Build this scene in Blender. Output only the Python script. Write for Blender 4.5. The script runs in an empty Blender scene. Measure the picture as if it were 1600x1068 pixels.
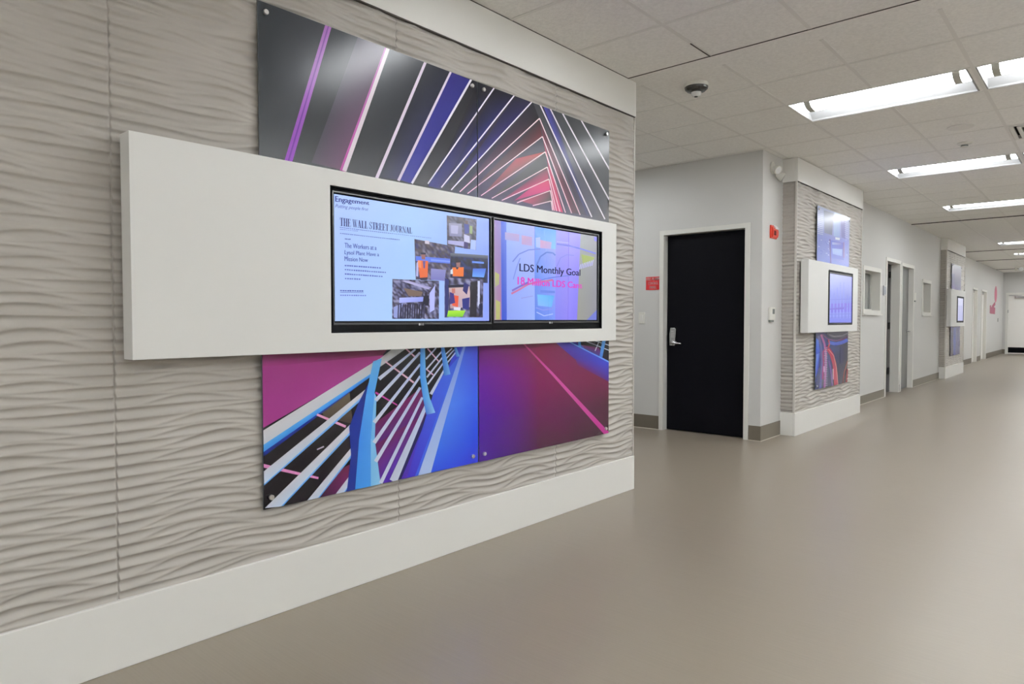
import bpy, bmesh, math, random
import numpy as np
from mathutils import Matrix, Vector

S = bpy.context.scene
C = S.collection
# ---------------------------------------------------------------- camera
YAW, PITCH, ROLL, FPX = .72006, -.03161, -.00064, 1071.64
def cam_axes():
    cy, sy = math.cos(YAW), math.sin(YAW)
    f = Vector((-sy * math.cos(PITCH), cy * math.cos(PITCH), math.sin(PITCH)))
    r = Vector((cy, sy, 0)); u = r.cross(f)
    c, s = math.cos(ROLL), math.sin(ROLL)
    return c * r + s * u, c * u - s * r, f
_r, _u, _f = cam_axes()
cd = bpy.data.cameras.new('camera'); cam = bpy.data.objects.new('camera', cd); C.objects.link(cam)
cd.sensor_width = 36; cd.sensor_fit = 'HORIZONTAL'; cd.lens = 36 * FPX / 1600
cd.clip_start = .05; cd.clip_end = 100
cam.matrix_world = Matrix(((_r.x, _u.x, -_f.x, 0), (_r.y, _u.y, -_f.y, 0), (_r.z, _u.z, -_f.z, 1.2), (0, 0, 0, 1)))
S.camera = cam
# ---------------------------------------------------------------- world, exposure
w = bpy.data.worlds.new('world'); S.world = w; w.use_nodes = True
w.node_tree.nodes['Background'].inputs[0].default_value = (.8, .85, 1, 1)
w.node_tree.nodes['Background'].inputs[1].default_value = .05
vs = S.view_settings
vs.view_transform = 'Standard'; vs.look = 'None'; vs.exposure = .42; vs.gamma = 1; vs.use_curve_mapping = False
LENS = 17          # what a troffer's lens gives off
LAMP_COL = (.965, 1.0, 1.03)
FILL_UPLIGHT = 160        # what a pendant's upward strip gives off, added to brighten the ceiling
S.cycles.max_bounces = 10; S.cycles.diffuse_bounces = 6
S.cycles.sample_clamp_indirect = 6

# ---------------------------------------------------------------- materials
def lin(v):
    v = v / 255
    return v / 12.92 if v <= .04045 else ((v + .055) / 1.055) ** 2.4
def inks(l): return [tuple(lin(v) for v in l[i:i + 3]) for i in range(0, len(l), 3)]
def mat(name, col, rough=.6, spec=.5, metal=0, bump=None, mott=None, coat=0, emis=None, trans=0):
    m = bpy.data.materials.new(name); m.use_nodes = True
    nt = m.node_tree; b = nt.nodes['Principled BSDF']
    b.inputs['Base Color'].default_value = (*col, 1); b.inputs['Roughness'].default_value = rough
    b.inputs['Specular IOR Level'].default_value = spec; b.inputs['Metallic'].default_value = metal
    b.inputs['Coat Weight'].default_value = coat; b.inputs['Coat Roughness'].default_value = .15
    b.inputs['Transmission Weight'].default_value = trans
    if emis:
        b.inputs['Emission Color'].default_value = (*emis[:3], 1); b.inputs['Emission Strength'].default_value = emis[3]
    tc = nt.nodes.new('ShaderNodeTexCoord')
    if mott:                                     # (scale xyz, amount): fine tone variation of the stuff itself
        mp = nt.nodes.new('ShaderNodeMapping'); mp.inputs['Scale'].default_value = mott[0]
        nt.links.new(tc.outputs['Object'], mp.inputs[0])
        n = nt.nodes.new('ShaderNodeTexNoise'); n.inputs['Scale'].default_value = 1; n.inputs['Detail'].default_value = 3
        nt.links.new(mp.outputs[0], n.inputs['Vector'])
        mx = nt.nodes.new('ShaderNodeMapRange'); mx.inputs['From Min'].default_value = .3; mx.inputs['From Max'].default_value = .7
        mx.inputs['To Min'].default_value = 1 - mott[1]; mx.inputs['To Max'].default_value = 1 + mott[1]
        nt.links.new(n.outputs[0], mx.inputs['Value'])
        v = nt.nodes.new('ShaderNodeVectorMath'); v.operation = 'SCALE'; v.inputs[0].default_value = col
        nt.links.new(mx.outputs[0], v.inputs['Scale']); nt.links.new(v.outputs[0], b.inputs['Base Color'])
    if bump:                                     # (scale, strength, distance)
        n = nt.nodes.new('ShaderNodeTexNoise'); n.inputs['Scale'].default_value = bump[0]; n.inputs['Detail'].default_value = 4
        nt.links.new(tc.outputs['Object'], n.inputs['Vector'])
        bp = nt.nodes.new('ShaderNodeBump'); bp.inputs['Strength'].default_value = bump[1]; bp.inputs['Distance'].default_value = bump[2]
        nt.links.new(n.outputs[0], bp.inputs['Height']); nt.links.new(bp.outputs[0], b.inputs['Normal'])
    return m
def print_mat(name, gain, emit=False, rough=.3):
    """printed or lit picture: colours come from the artwork's own colour layer"""
    m = bpy.data.materials.new(name); m.use_nodes = True; nt = m.node_tree; b = nt.nodes['Principled BSDF']
    a = nt.nodes.new('ShaderNodeAttribute'); a.attribute_name = 'ink'
    v = nt.nodes.new('ShaderNodeVectorMath'); v.operation = 'SCALE'; v.inputs['Scale'].default_value = gain
    nt.links.new(a.outputs['Color'], v.inputs[0])
    b.inputs['Roughness'].default_value = rough; b.inputs['Specular IOR Level'].default_value = .3
    if emit:
        b.inputs['Base Color'].default_value = (.01, .01, .012, 1); b.inputs['Specular IOR Level'].default_value = .2
        nt.links.new(v.outputs[0], b.inputs['Emission Color']); b.inputs['Emission Strength'].default_value = 1
    else: nt.links.new(v.outputs[0], b.inputs['Base Color'])
    return m
M = dict(
    floor=mat('floor_vinyl', (.262, .224, .177), .32, .5, mott=((3, 160, 1), .035), bump=(60, .06, .002)),
    wave=mat('wave_panel_taupe', (.415, .390, .355), .45, .4),
    gloss_white=mat('satin_white_laminate', (.79, .785, .755), .22, .5),
    surround=mat('surround_white', (.755, .755, .735), .35, .5),
    paint=mat('grey_wall_paint', (.60, .595, .58), .5, .35, bump=(90, .08, .002)),
    white_paint=mat('white_frame_enamel', (.72, .71, .67), .35, .45),
    vinyl=mat('taupe_vinyl_base', (.145, .125, .096), .45, .4),
    caulk=mat('pale_edge_strip', (.62, .58, .50), .5, .3),
    tile=mat('ceiling_tile', (.88, .872, .845), .95, .1, mott=((55, 55, 55), .05), bump=(120, .5, .004)),
    grid=mat('ceiling_grid_metal', (.79, .78, .75), .5, .3),
    gap_shade=mat('gap_shade_dark', (.07, .062, .055), .7, .2),
    edge=mat('edge_trim_metal', (.62, .60, .56), .3, .5),
    housing=mat('troffer_housing', (.36, .36, .36), .5, .4),
    cap=mat('troffer_cap', (.45, .45, .40), .5, .3),
    lens=mat('troffer_lens', (.9, .9, .9), .5, .2, emis=(*LAMP_COL, LENS)),
    uplight=mat('fill_strip', (.9, .9, .9), .5, .2, emis=(.96, 1, 1.04, FILL_UPLIGHT)),
    white_wall=mat('white_wall_paint', (.80, .80, .79), .6, .3),
    black=mat('black_plastic', (.003, .003, .004), .5, .04),
    bevel=mat('bezel_rim', (.05, .05, .055), .2, .6),
    logo=mat('logo_grey', (.6, .6, .62), .4, .3),
    black_door=mat('black_door_paint', (.0025, .0025, .0045), .4, .1),
    grey_door=mat('grey_door_paint', (.16, .16, .155), .45, .4),
    far_door=mat('pale_door_paint', (.84, .82, .78), .4, .4),
    chrome=mat('brushed_chrome', (.62, .62, .63), .22, .5, 1),
    screw=mat('satin_steel', (.75, .74, .72), .3, .5, 1),
    red=mat('alarm_red', (.62, .045, .02), .35, .5),
    sign_red=mat('sign_red', (.60, .03, .035), .5, .4),
    sign_white=mat('sign_white', (.75, .72, .72), .5, .4),
    plastic=mat('white_plastic', (.70, .69, .64), .35, .5),
    lcd=mat('lcd_grey', (.14, .16, .15), .3, .5),
    clear=mat('strobe_lens', (.85, .87, .88), .1, .6),
    blind=mat('blind_slat', (.30, .295, .28), .7, .3),
    dark=mat('unlit_dark', (.05, .05, .05), .8, .2),
    glass=mat('window_glass', (.8, .85, .84), .03, .5),
    pink=mat('pink_vinyl', (.62, .17, .26), .5, .4), pinkd=mat('pink_vinyl_deep', (.42, .09, .16), .5, .4),
    acrylic=mat('panel_edge', (.10, .11, .12), .3, .5),
    plate=mat('sign_plate', (.36, .38, .46), .4, .4),
    print=print_mat('acrylic_print', 1.0, rough=.21),
    screen=print_mat('lit_screen', .76, emit=True, rough=.2),
    camblack=mat('camera_dome_black', (.02, .018, .016), .15, .6),
)

M['glass'].node_tree.nodes['Principled BSDF'].inputs['Alpha'].default_value = .12

# ---------------------------------------------------------------- object helpers
def meshobj(name, V, F, m, parent=None, smooth=False, bevel=0):
    me = bpy.data.meshes.new(name); me.from_pydata([tuple(map(float, v)) for v in V], [], F); me.update()
    if smooth: me.polygons.foreach_set('use_smooth', [True] * len(me.polygons))
    ms = m if isinstance(m, (list, tuple)) else [m]
    for x in ms: me.materials.append(x)
    o = bpy.data.objects.new(name, me); C.objects.link(o)
    if parent: o.parent = parent; o.matrix_parent_inverse = Matrix.Translation(-Vector(parent.location)) @ Matrix() if not parent.rotation_euler.z else parent.matrix_basis.inverted()
    if bevel:
        b = o.modifiers.new('edge', 'BEVEL'); b.width = bevel; b.segments = 2; b.limit_method = 'ANGLE'
    return o
def thing(name, label, cat, loc=(0, 0, 0), group=None):
    o = bpy.data.objects.new(name, None); C.objects.link(o); o.location = loc; o.empty_display_size = .05
    return tag(o, label, cat, group)
def tag(o, label, cat, group=None):
    o['label'] = label; o['category'] = cat
    if group: o['group'] = group
    return o
def struct(o): o['kind'] = 'structure'; return o
class G:                                          # a bag of shapes that becomes one mesh
    def __init__(s): s.V = []; s.F = []
    def add(s, V, F):
        n = len(s.V); s.V += [tuple(v) for v in V]; s.F += [tuple(i + n for i in f) for f in F]; return s
    def box(s, x0, x1, y0, y1, z0, z1):
        V = [(x, y, z) for x in (x0, x1) for y in (y0, y1) for z in (z0, z1)]
        return s.add(V, [(0, 1, 3, 2), (4, 6, 7, 5), (0, 4, 5, 1), (2, 3, 7, 6), (0, 2, 6, 4), (1, 5, 7, 3)])
    def lathe(s, prof, org, axis, n=32):
        """prof: (radius, height along axis)"""
        ax = Vector(axis).normalized(); a = ax.orthogonal().normalized(); b = ax.cross(a); V = []; F = []
        for r, h in prof:
            for i in range(n):
                t = 2 * math.pi * i / n
                V.append(Vector(org) + ax * h + (a * math.cos(t) + b * math.sin(t)) * r)
        for k in range(len(prof) - 1):
            for i in range(n):
                j = (i + 1) % n; F.append((k * n + i, k * n + j, (k + 1) * n + j, (k + 1) * n + i))
        F.append(tuple(range(n))[::-1]); F.append(tuple((len(prof) - 1) * n + i for i in range(n)))
        return s.add(V, F)
    def tube(s, pts, r, n=12):
        pts = [Vector(p) for p in pts]; V = []; F = []
        for k, p in enumerate(pts):
            d = (pts[min(k + 1, len(pts) - 1)] - pts[max(k - 1, 0)]).normalized()
            a = d.cross(Vector((.13, .21, 1))).normalized(); b = d.cross(a)
            rr = r[k] if isinstance(r, (list, tuple)) else r
            for i in range(n):
                t = 2 * math.pi * i / n; V.append(p + (a * math.cos(t) + b * math.sin(t)) * rr)
        for k in range(len(pts) - 1):
            for i in range(n):
                j = (i + 1) % n; F.append((k * n + i, k * n + j, (k + 1) * n + j, (k + 1) * n + i))
        F.append(tuple(range(n))[::-1]); F.append(tuple((len(pts) - 1) * n + i for i in range(n)))
        return s.add(V, F)
    def prism(s, axis, d0, d1, poly):
        """poly in the plane across axis (x: (y,z); y: (x,z); z: (x,y))"""
        def P(d, a, b): return {'x': (d, a, b), 'y': (a, d, b), 'z': (a, b, d)}[axis]
        n = len(poly); V = [P(d0, *p) for p in poly] + [P(d1, *p) for p in poly]
        F = [tuple(range(n))[::-1], tuple(range(n, 2 * n))] + [(i, (i + 1) % n, (i + 1) % n + n, i + n) for i in range(n)]
        return s.add(V, F)
    def holed(s, axis, d0, d1, a0, a1, b0, b1, holes=()):
        A = sorted({a0, a1} | {min(max(v, a0), a1) for h in holes for v in h[:2]})
        B = sorted({b0, b1} | {min(max(v, b0), b1) for h in holes for v in h[2:]})
        def P(d, a, b): return {'x': (d, a, b), 'y': (a, d, b), 'z': (a, b, d)}[axis]
        idx = {}; V = []; F = []
        def vi(d, a, b):
            k = (d, a, b)
            if k not in idx: idx[k] = len(V); V.append(P(d, a, b))
            return idx[k]
        def solid(i, j):
            if i < 0 or j < 0 or i >= len(A) - 1 or j >= len(B) - 1: return False
            ca, cb = (A[i] + A[i + 1]) / 2, (B[j] + B[j + 1]) / 2
            return not any(h[0] < ca < h[1] and h[2] < cb < h[3] for h in holes)
        for i in range(len(A) - 1):
            for j in range(len(B) - 1):
                if not solid(i, j): continue
                a, A2, b, B2 = A[i], A[i + 1], B[j], B[j + 1]
                for d in (d0, d1): F.append((vi(d, a, b), vi(d, A2, b), vi(d, A2, B2), vi(d, a, B2)))
                if not solid(i - 1, j): F.append((vi(d0, a, b), vi(d1, a, b), vi(d1, a, B2), vi(d0, a, B2)))
                if not solid(i + 1, j): F.append((vi(d0, A2, b), vi(d1, A2, b), vi(d1, A2, B2), vi(d0, A2, B2)))
                if not solid(i, j - 1): F.append((vi(d0, a, b), vi(d1, a, b), vi(d1, A2, b), vi(d0, A2, b)))
                if not solid(i, j + 1): F.append((vi(d0, a, B2), vi(d1, a, B2), vi(d1, A2, B2), vi(d0, A2, B2)))
        return s.add(V, F)
    def out(s, name, m, parent=None, smooth=False, bevel=0, fix=True):
        o = meshobj(name, s.V, s.F, m, parent, smooth, bevel)
        if fix:
            bm = bmesh.new(); bm.from_mesh(o.data); bmesh.ops.recalc_face_normals(bm, faces=bm.faces); bm.to_mesh(o.data); bm.free()
        return o
def children_of(o): return [c for c in bpy.data.objects if c.parent == o]
def dup(o, delta, parent=None):
    c = o.copy(); C.objects.link(c)
    if parent: c.parent = parent; c.matrix_parent_inverse = o.matrix_parent_inverse.copy()
    else: c.location = Vector(o.location) + Vector(delta)
    for k in KIDS.get(o.name, []): dup(k, delta, c)
    return c
KIDS = {}
def family(o):
    KIDS[o.name] = [k for k in C.objects if k.parent == o]
    for k in KIDS[o.name]: family(k)

# ---------------------------------------------------------------- lettering and artwork
_font_cache = {}
def text_shape(s, style):
    """(verts 2D in 0..1 box, faces)"""
    key = (s, style)
    if key in _font_cache: return _font_cache[key]
    if style == 'didone': V, F = didone(s)
    else:
        cu = bpy.data.curves.new('t', 'FONT'); cu.body = s; cu.resolution_u = 3
        cu.offset = {'b': 0, 's': 0, 'i': 0, 'n': 0}[style]
        if style == 'i': cu.shear = .3
        o = bpy.data.objects.new('t', cu); C.objects.link(o)
        me = o.to_mesh(); V = [(v.co.x, v.co.y) for v in me.vertices]; F = [tuple(p.vertices) for p in me.polygons]
        if style in 'bs':                         # a heavier face: the letters struck twice, slightly apart
            k = .045 if style == 'b' else .03; n = len(V); V += [(a + k, b_) for a, b_ in V]; F += [tuple(i + n for i in f) for f in F]
        o.to_mesh_clear(); bpy.data.objects.remove(o); bpy.data.curves.remove(cu)
    xs = [v[0] for v in V]; ys = [v[1] for v in V]
    x0, x1, y0, y1 = min(xs), max(xs), min(ys), max(ys)
    V = [((x - x0) / (x1 - x0), (y - y0) / (y1 - y0)) for x, y in V]
    _font_cache[key] = (V, F); return V, F
def didone(s):
    V = []; F = []
    TH, TN = .185, .045
    def q(*p):
        n = len(V); V.extend(p); F.append(tuple(range(n, n + len(p))))
    def stem(x, w=TH, y0=0, y1=1): q((x, y0), (x + w, y0), (x + w, y1), (x, y1))
    def ser(x0, x1, y, up): q((x0, y), (x1, y), (x1, y + up * TN), (x0, y + up * TN)) if up > 0 else q((x0, y - TN), (x1, y - TN), (x1, y), (x0, y))
    def diag(a, b, w): q((a[0] - w / 2, a[1]), (a[0] + w / 2, a[1]), (b[0] + w / 2, b[1]), (b[0] - w / 2, b[1]))
    def arc(cx, cy, rx, ry, t0, t1, wmax, n=12):
        for k in range(n):
            a, b = math.radians(t0 + (t1 - t0) * k / n), math.radians(t0 + (t1 - t0) * (k + 1) / n)
            wa, wb = TN + (wmax - TN) * abs(math.cos(a)), TN + (wmax - TN) * abs(math.cos(b))
            q((cx + rx * math.cos(a), cy + ry * math.sin(a)), (cx + rx * math.cos(b), cy + ry * math.sin(b)),
              (cx + (rx - wb) * math.cos(b), cy + (ry - TN) * math.sin(b)), (cx + (rx - wa) * math.cos(a), cy + (ry - TN) * math.sin(a)))
    x = 0
    for ch in s:
        X = x
        if ch == ' ': x += .22; continue
        if ch == 'T': stem(X + .2); ser(X, X + .55, 1, -1); ser(X + .12, X + .43, 0, 1); stem(X, TN, .72, 1); stem(X + .515, TN, .72, 1); w = .55
        elif ch == 'H': stem(X + .06); stem(X + .42); q((X + .2, .49), (X + .43, .49), (X + .43, .53), (X + .2, .53)); [ser(X + a, X + a + .27, y, u) for a in (0, .36) for y, u in ((0, 1), (1, -1))]; w = .63
        elif ch == 'E': stem(X + .06); ser(X, X + .5, 1, -1); ser(X, X + .52, 0, 1); q((X + .2, .49), (X + .4, .49), (X + .4, .53), (X + .2, .53)); stem(X + .465, TN, .75, 1); stem(X + .485, TN, 0, .26); stem(X + .37, TN, .38, .64); w = .54
        elif ch == 'W': diag((X + .12, 1), (X + .27, 0), .13); diag((X + .42, 1), (X + .29, 0), TN); diag((X + .42, 1), (X + .58, 0), .13); diag((X + .74, 1), (X + .60, 0), TN); ser(X, X + .26, 1, -1); ser(X + .32, X + .52, 1, -1); ser(X + .62, X + .82, 1, -1); w = .82
        elif ch == 'A': diag((X + .3, 1), (X + .1, 0), TN * 1.3); diag((X + .3, 1), (X + .48, 0), TH); q((X + .15, .3), (X + .44, .3), (X + .44, .34), (X + .15, .34)); ser(X, X + .2, 0, 1); ser(X + .36, X + .62, 0, 1); w = .62
        elif ch == 'L': stem(X + .06); ser(X, X + .27, 1, -1); ser(X, X + .5, 0, 1); stem(X + .465, TN, 0, .3); w = .52
        elif ch == 'S':
            arc(X + .24, .75, .2, .26, 20, 250, .1); arc(X + .24, .27, .22, .28, -160, 70, .12)
            diag((X + .10, .66), (X + .40, .36), .15); stem(X + .4, TN, .7, 1); stem(X + .02, TN, 0, .3); w = .48
        elif ch == 'R': stem(X + .06); ser(X, X + .27, 0, 1); ser(X, X + .3, 1, -1); arc(X + .26, .75, .25, .25, -90, 90, .13); diag((X + .3, .5), (X + .5, 0), .13); ser(X + .44, X + .6, 0, 1); w = .6
        elif ch == 'J': stem(X + .2, TH, .2, 1); ser(X + .12, X + .42, 1, -1); arc(X + .17, .2, .18, .22, -180, 0, .1); w = .42
        elif ch == 'O': arc(X + .28, .5, .27, .52, 0, 360, .14, 28); w = .57
        elif ch == 'U': stem(X + .06, TH, .25, 1); stem(X + .46, TN * 1.3, .25, 1); ser(X, X + .27, 1, -1); ser(X + .38, X + .6, 1, -1); arc(X + .283, .27, .223, .29, 180, 360, .1); w = .6
        elif ch == 'N': stem(X + .08, TN * 1.3); stem(X + .5, TN * 1.3); diag((X + .1, 1), (X + .5, 0), .14); ser(X, X + .2, 1, -1); ser(X, X + .2, 0, 1); ser(X + .42, X + .62, 1, -1); w = .62
        else: w = .3
        x = X + w + .035
    return V, F
def clip(poly, r):
    """poly: [(a,b,col)], r = a0,a1,b0,b1"""
    for ax, lim, sg in ((0, r[0], 1), (0, r[1], -1), (1, r[2], 1), (1, r[3], -1)):
        out = []
        for i in range(len(poly)):
            p, q = poly[i], poly[(i + 1) % len(poly)]
            ip, iq = (p[ax] - lim) * sg >= 0, (q[ax] - lim) * sg >= 0
            if ip: out.append(p)
            if ip != iq:
                t = (lim - p[ax]) / (q[ax] - p[ax])
                out.append((p[0] + t * (q[0] - p[0]), p[1] + t * (q[1] - p[1]), tuple(c + t * (d - c) for c, d in zip(p[2], q[2]))))
        poly = out
        if not poly: return []
    return poly
def artwork(name, x, rect, layers, m, parent, eps=4e-5, bg=None, texts=(), seed=3):
    """a printed sheet facing +x: flat inks laid over each other, one mesh"""
    rnd = random.Random(seed); V = []; F = []; K = []; lay = [0]
    def put(pts):
        pts = clip(pts, rect)
        if len(pts) < 3: return
        n = len(V)
        for a, b, c in pts: V.append((x + lay[0] * eps, a, b)); K.append(c)
        F.append(tuple(range(n, n + len(pts))))
    if bg:
        a0, a1, b0, b1 = rect
        put([(a0, b0, bg[2]), (a1, b0, bg[3]), (a1, b1, bg[1]), (a0, b1, bg[0])])
    for L in layers:
        lay[0] += 1
        if len(L) == 3:                          # patchwork of small tones between four corners
            n, mm, *pal = L[0]; p = L[1]; pal = inks(pal)
            P = [(p[i] / 1000, p[i + 1] / 1000) for i in range(0, 8, 2)]
            def bl(u, v): return tuple((P[0][k] * (1 - u) * (1 - v) + P[1][k] * u * (1 - v) + P[2][k] * u * v + P[3][k] * (1 - u) * v) for k in (0, 1))
            cols = {(i, j): rnd.choice(pal) for i in range(n + 1) for j in range(mm + 1)}
            for i in range(n):
                for j in range(mm):
                    put([(*bl(i / n, j / mm), cols[i, j]), (*bl((i + 1) / n, j / mm), cols[i + 1, j]), (*bl((i + 1) / n, (j + 1) / mm), cols[i + 1, j + 1]), (*bl(i / n, (j + 1) / mm), cols[i, j + 1])])
        else:
            cc, p = L; pts = [(p[i] / 1000, p[i + 1] / 1000) for i in range(0, len(p), 2)]
            cs = inks(cc)
            if len(cs) == 4 and len(pts) == 4 and len(set(cs)) > 1:   # smooth ink: split the quad finely
                n = 6
                def at(u, v):
                    f = [(1 - u) * (1 - v), u * (1 - v), u * v, (1 - u) * v]
                    return (sum(f[k] * pts[k][0] for k in range(4)), sum(f[k] * pts[k][1] for k in range(4)), tuple(sum(f[k] * cs[k][c] for k in range(4)) for c in range(3)))
                for i in range(n):
                    for j in range(n): put([at(i / n, j / n), at((i + 1) / n, j / n), at((i + 1) / n, (j + 1) / n), at(i / n, (j + 1) / n)])
            else:
                if len(cs) != len(pts): cs = [cs[0]] * len(pts)
                put([(a, b, c) for (a, b), c in zip(pts, cs)])
    for s, style, col, quad in texts:
        lay[0] += 1; tv, tf = text_shape(s, style); c = tuple(lin(v) for v in col)
        Q = [(a / 1000, b / 1000) for a, b in quad]
        def mp(u, v): v = 1 - v; return tuple(Q[0][k] * (1 - u) * (1 - v) + Q[1][k] * u * (1 - v) + Q[2][k] * u * v + Q[3][k] * (1 - u) * v for k in (0, 1))
        n = len(V)
        for u, v in tv: V.append((x + lay[0] * eps, *mp(u, v))); K.append(c)
        F.extend(tuple(i + n for i in f) for f in tf)
    o = meshobj(name, V, F, m, parent)
    at_ = o.data.color_attributes.new('ink', 'FLOAT_COLOR', 'POINT')
    at_.data.foreach_set('color', np.array([(*k, 1) for k in K], dtype=np.float32).ravel())
    bm = bmesh.new(); bm.from_mesh(o.data)
    for f in bm.faces:
        f.normal_update()
        if f.normal.x < 0: f.normal_flip()
    bm.to_mesh(o.data); bm.free()
    return o

# ---------------------------------------------------------------- carved wave sheet
def wave_sheet(name, axis, plane, a0, a1, z0, z1, seams, da, dz, sgn=1, back=.018, seed=1, m=None):
    """a carved board: sharp crests that wander, meet and part, hollow coves between them"""
    rnd = random.Random(seed); L = 1.232; P2 = .0395
    zs = np.arange(z0, z1 + dz * .5, dz); zs[-1] = z1
    AA = [a for a in np.arange(a0, a1, da)]; AA.append(a1)
    for s_ in seams: AA += [s_ - .004, s_ - .0015, s_ + .0015, s_ + .004]
    AA = np.array(sorted(a for a in set(AA) if a0 <= a <= a1))
    K = int((z1 - z0) / P2) + 6; ph = []
    f1 = [rnd.uniform(0, 6.28)];
    for k in range(K): f1.append(f1[-1] + rnd.uniform(.2, .9))
    g = [(rnd.choice((1, 2, 2)), rnd.uniform(.75, 1.1), rnd.uniform(-.5, .5), rnd.uniform(.006, .013)) for k in range(K + 1)]
    H = np.zeros((len(AA), len(zs)))
    off = seams[0] if seams else a0
    for i, a in enumerate(AA):
        t = 2 * math.pi * ((a - off) / L)
        cr = []
        for k in range(K):
            base = z0 - .08 + k * P2
            e = base + g[k][3] * math.sin(2 * t + f1[k]) * (1 - math.cos(t)) * .6
            e2 = base + P2 + g[k + 1][3] * math.sin(2 * t + f1[k + 1]) * (1 - math.cos(t)) * .6
            fr = .5 - .5 * math.cos(g[k][0] * t + g[k][2] * math.sin(t) * 2)
            cr.append(e); cr.append(e + (e2 - e) * min(max(fr * g[k][1], 0), 1))
        cr = np.sort(np.array(cr)); j = np.searchsorted(cr, zs); lo, hi = cr[j - 1], cr[j]
        gap = np.maximum(hi - lo, 1e-5); tt = (zs - lo) / gap   # hollow is deepest just under the upper crest
        h = -np.minimum(gap ** 2 / (8 * .0165), .013) * 4 * tt * (1 - tt) * (.45 + 1.1 * tt)
        H[i] = h
    for s_ in seams:
        H[np.abs(AA - s_) < .002] = -.014
    na, nz = len(AA), len(zs)
    V = np.zeros((na, nz, 3)); D = plane + sgn * H
    if axis == 'x': V[..., 0] = D; V[..., 1] = AA[:, None]; V[..., 2] = zs[None]
    else: V[..., 1] = D; V[..., 0] = AA[:, None]; V[..., 2] = zs[None]
    idx = np.arange(na * nz).reshape(na, nz)
    q = np.stack([idx[:-1, :-1], idx[1:, :-1], idx[1:, 1:], idx[:-1, 1:]], -1).reshape(-1, 4)
    if (axis == 'x') != (sgn > 0): q = q[:, ::-1]
    me = bpy.data.meshes.new(name); V = V.reshape(-1, 3)
    # back face and rim so the board has real thickness
    bk = plane - sgn * back
    cs = [(0, 0), (na - 1, 0), (na - 1, nz - 1), (0, nz - 1)]
    rim = [idx[:, 0], idx[-1, :], idx[::-1, -1], idx[0, ::-1]]
    extra = []; fs = [tuple(map(int, f)) for f in q]
    n0 = len(V); ring = np.concatenate([r[:-1] for r in rim])
    B = V[ring].copy(); B[:, 0 if axis == 'x' else 1] = bk
    V = np.vstack([V, B]); n = len(ring)
    fs += [(int(ring[i]), int(ring[(i + 1) % n]), n0 + (i + 1) % n, n0 + i) for i in range(n)]
    me.from_pydata(V.tolist(), [], fs); me.update()
    sm = np.zeros(len(me.polygons), dtype=bool); sm[:len(q)] = True; me.polygons.foreach_set('use_smooth', sm)
    me.materials.append(m or M['wave'])
    o = bpy.data.objects.new(name, me); C.objects.link(o); return o
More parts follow.
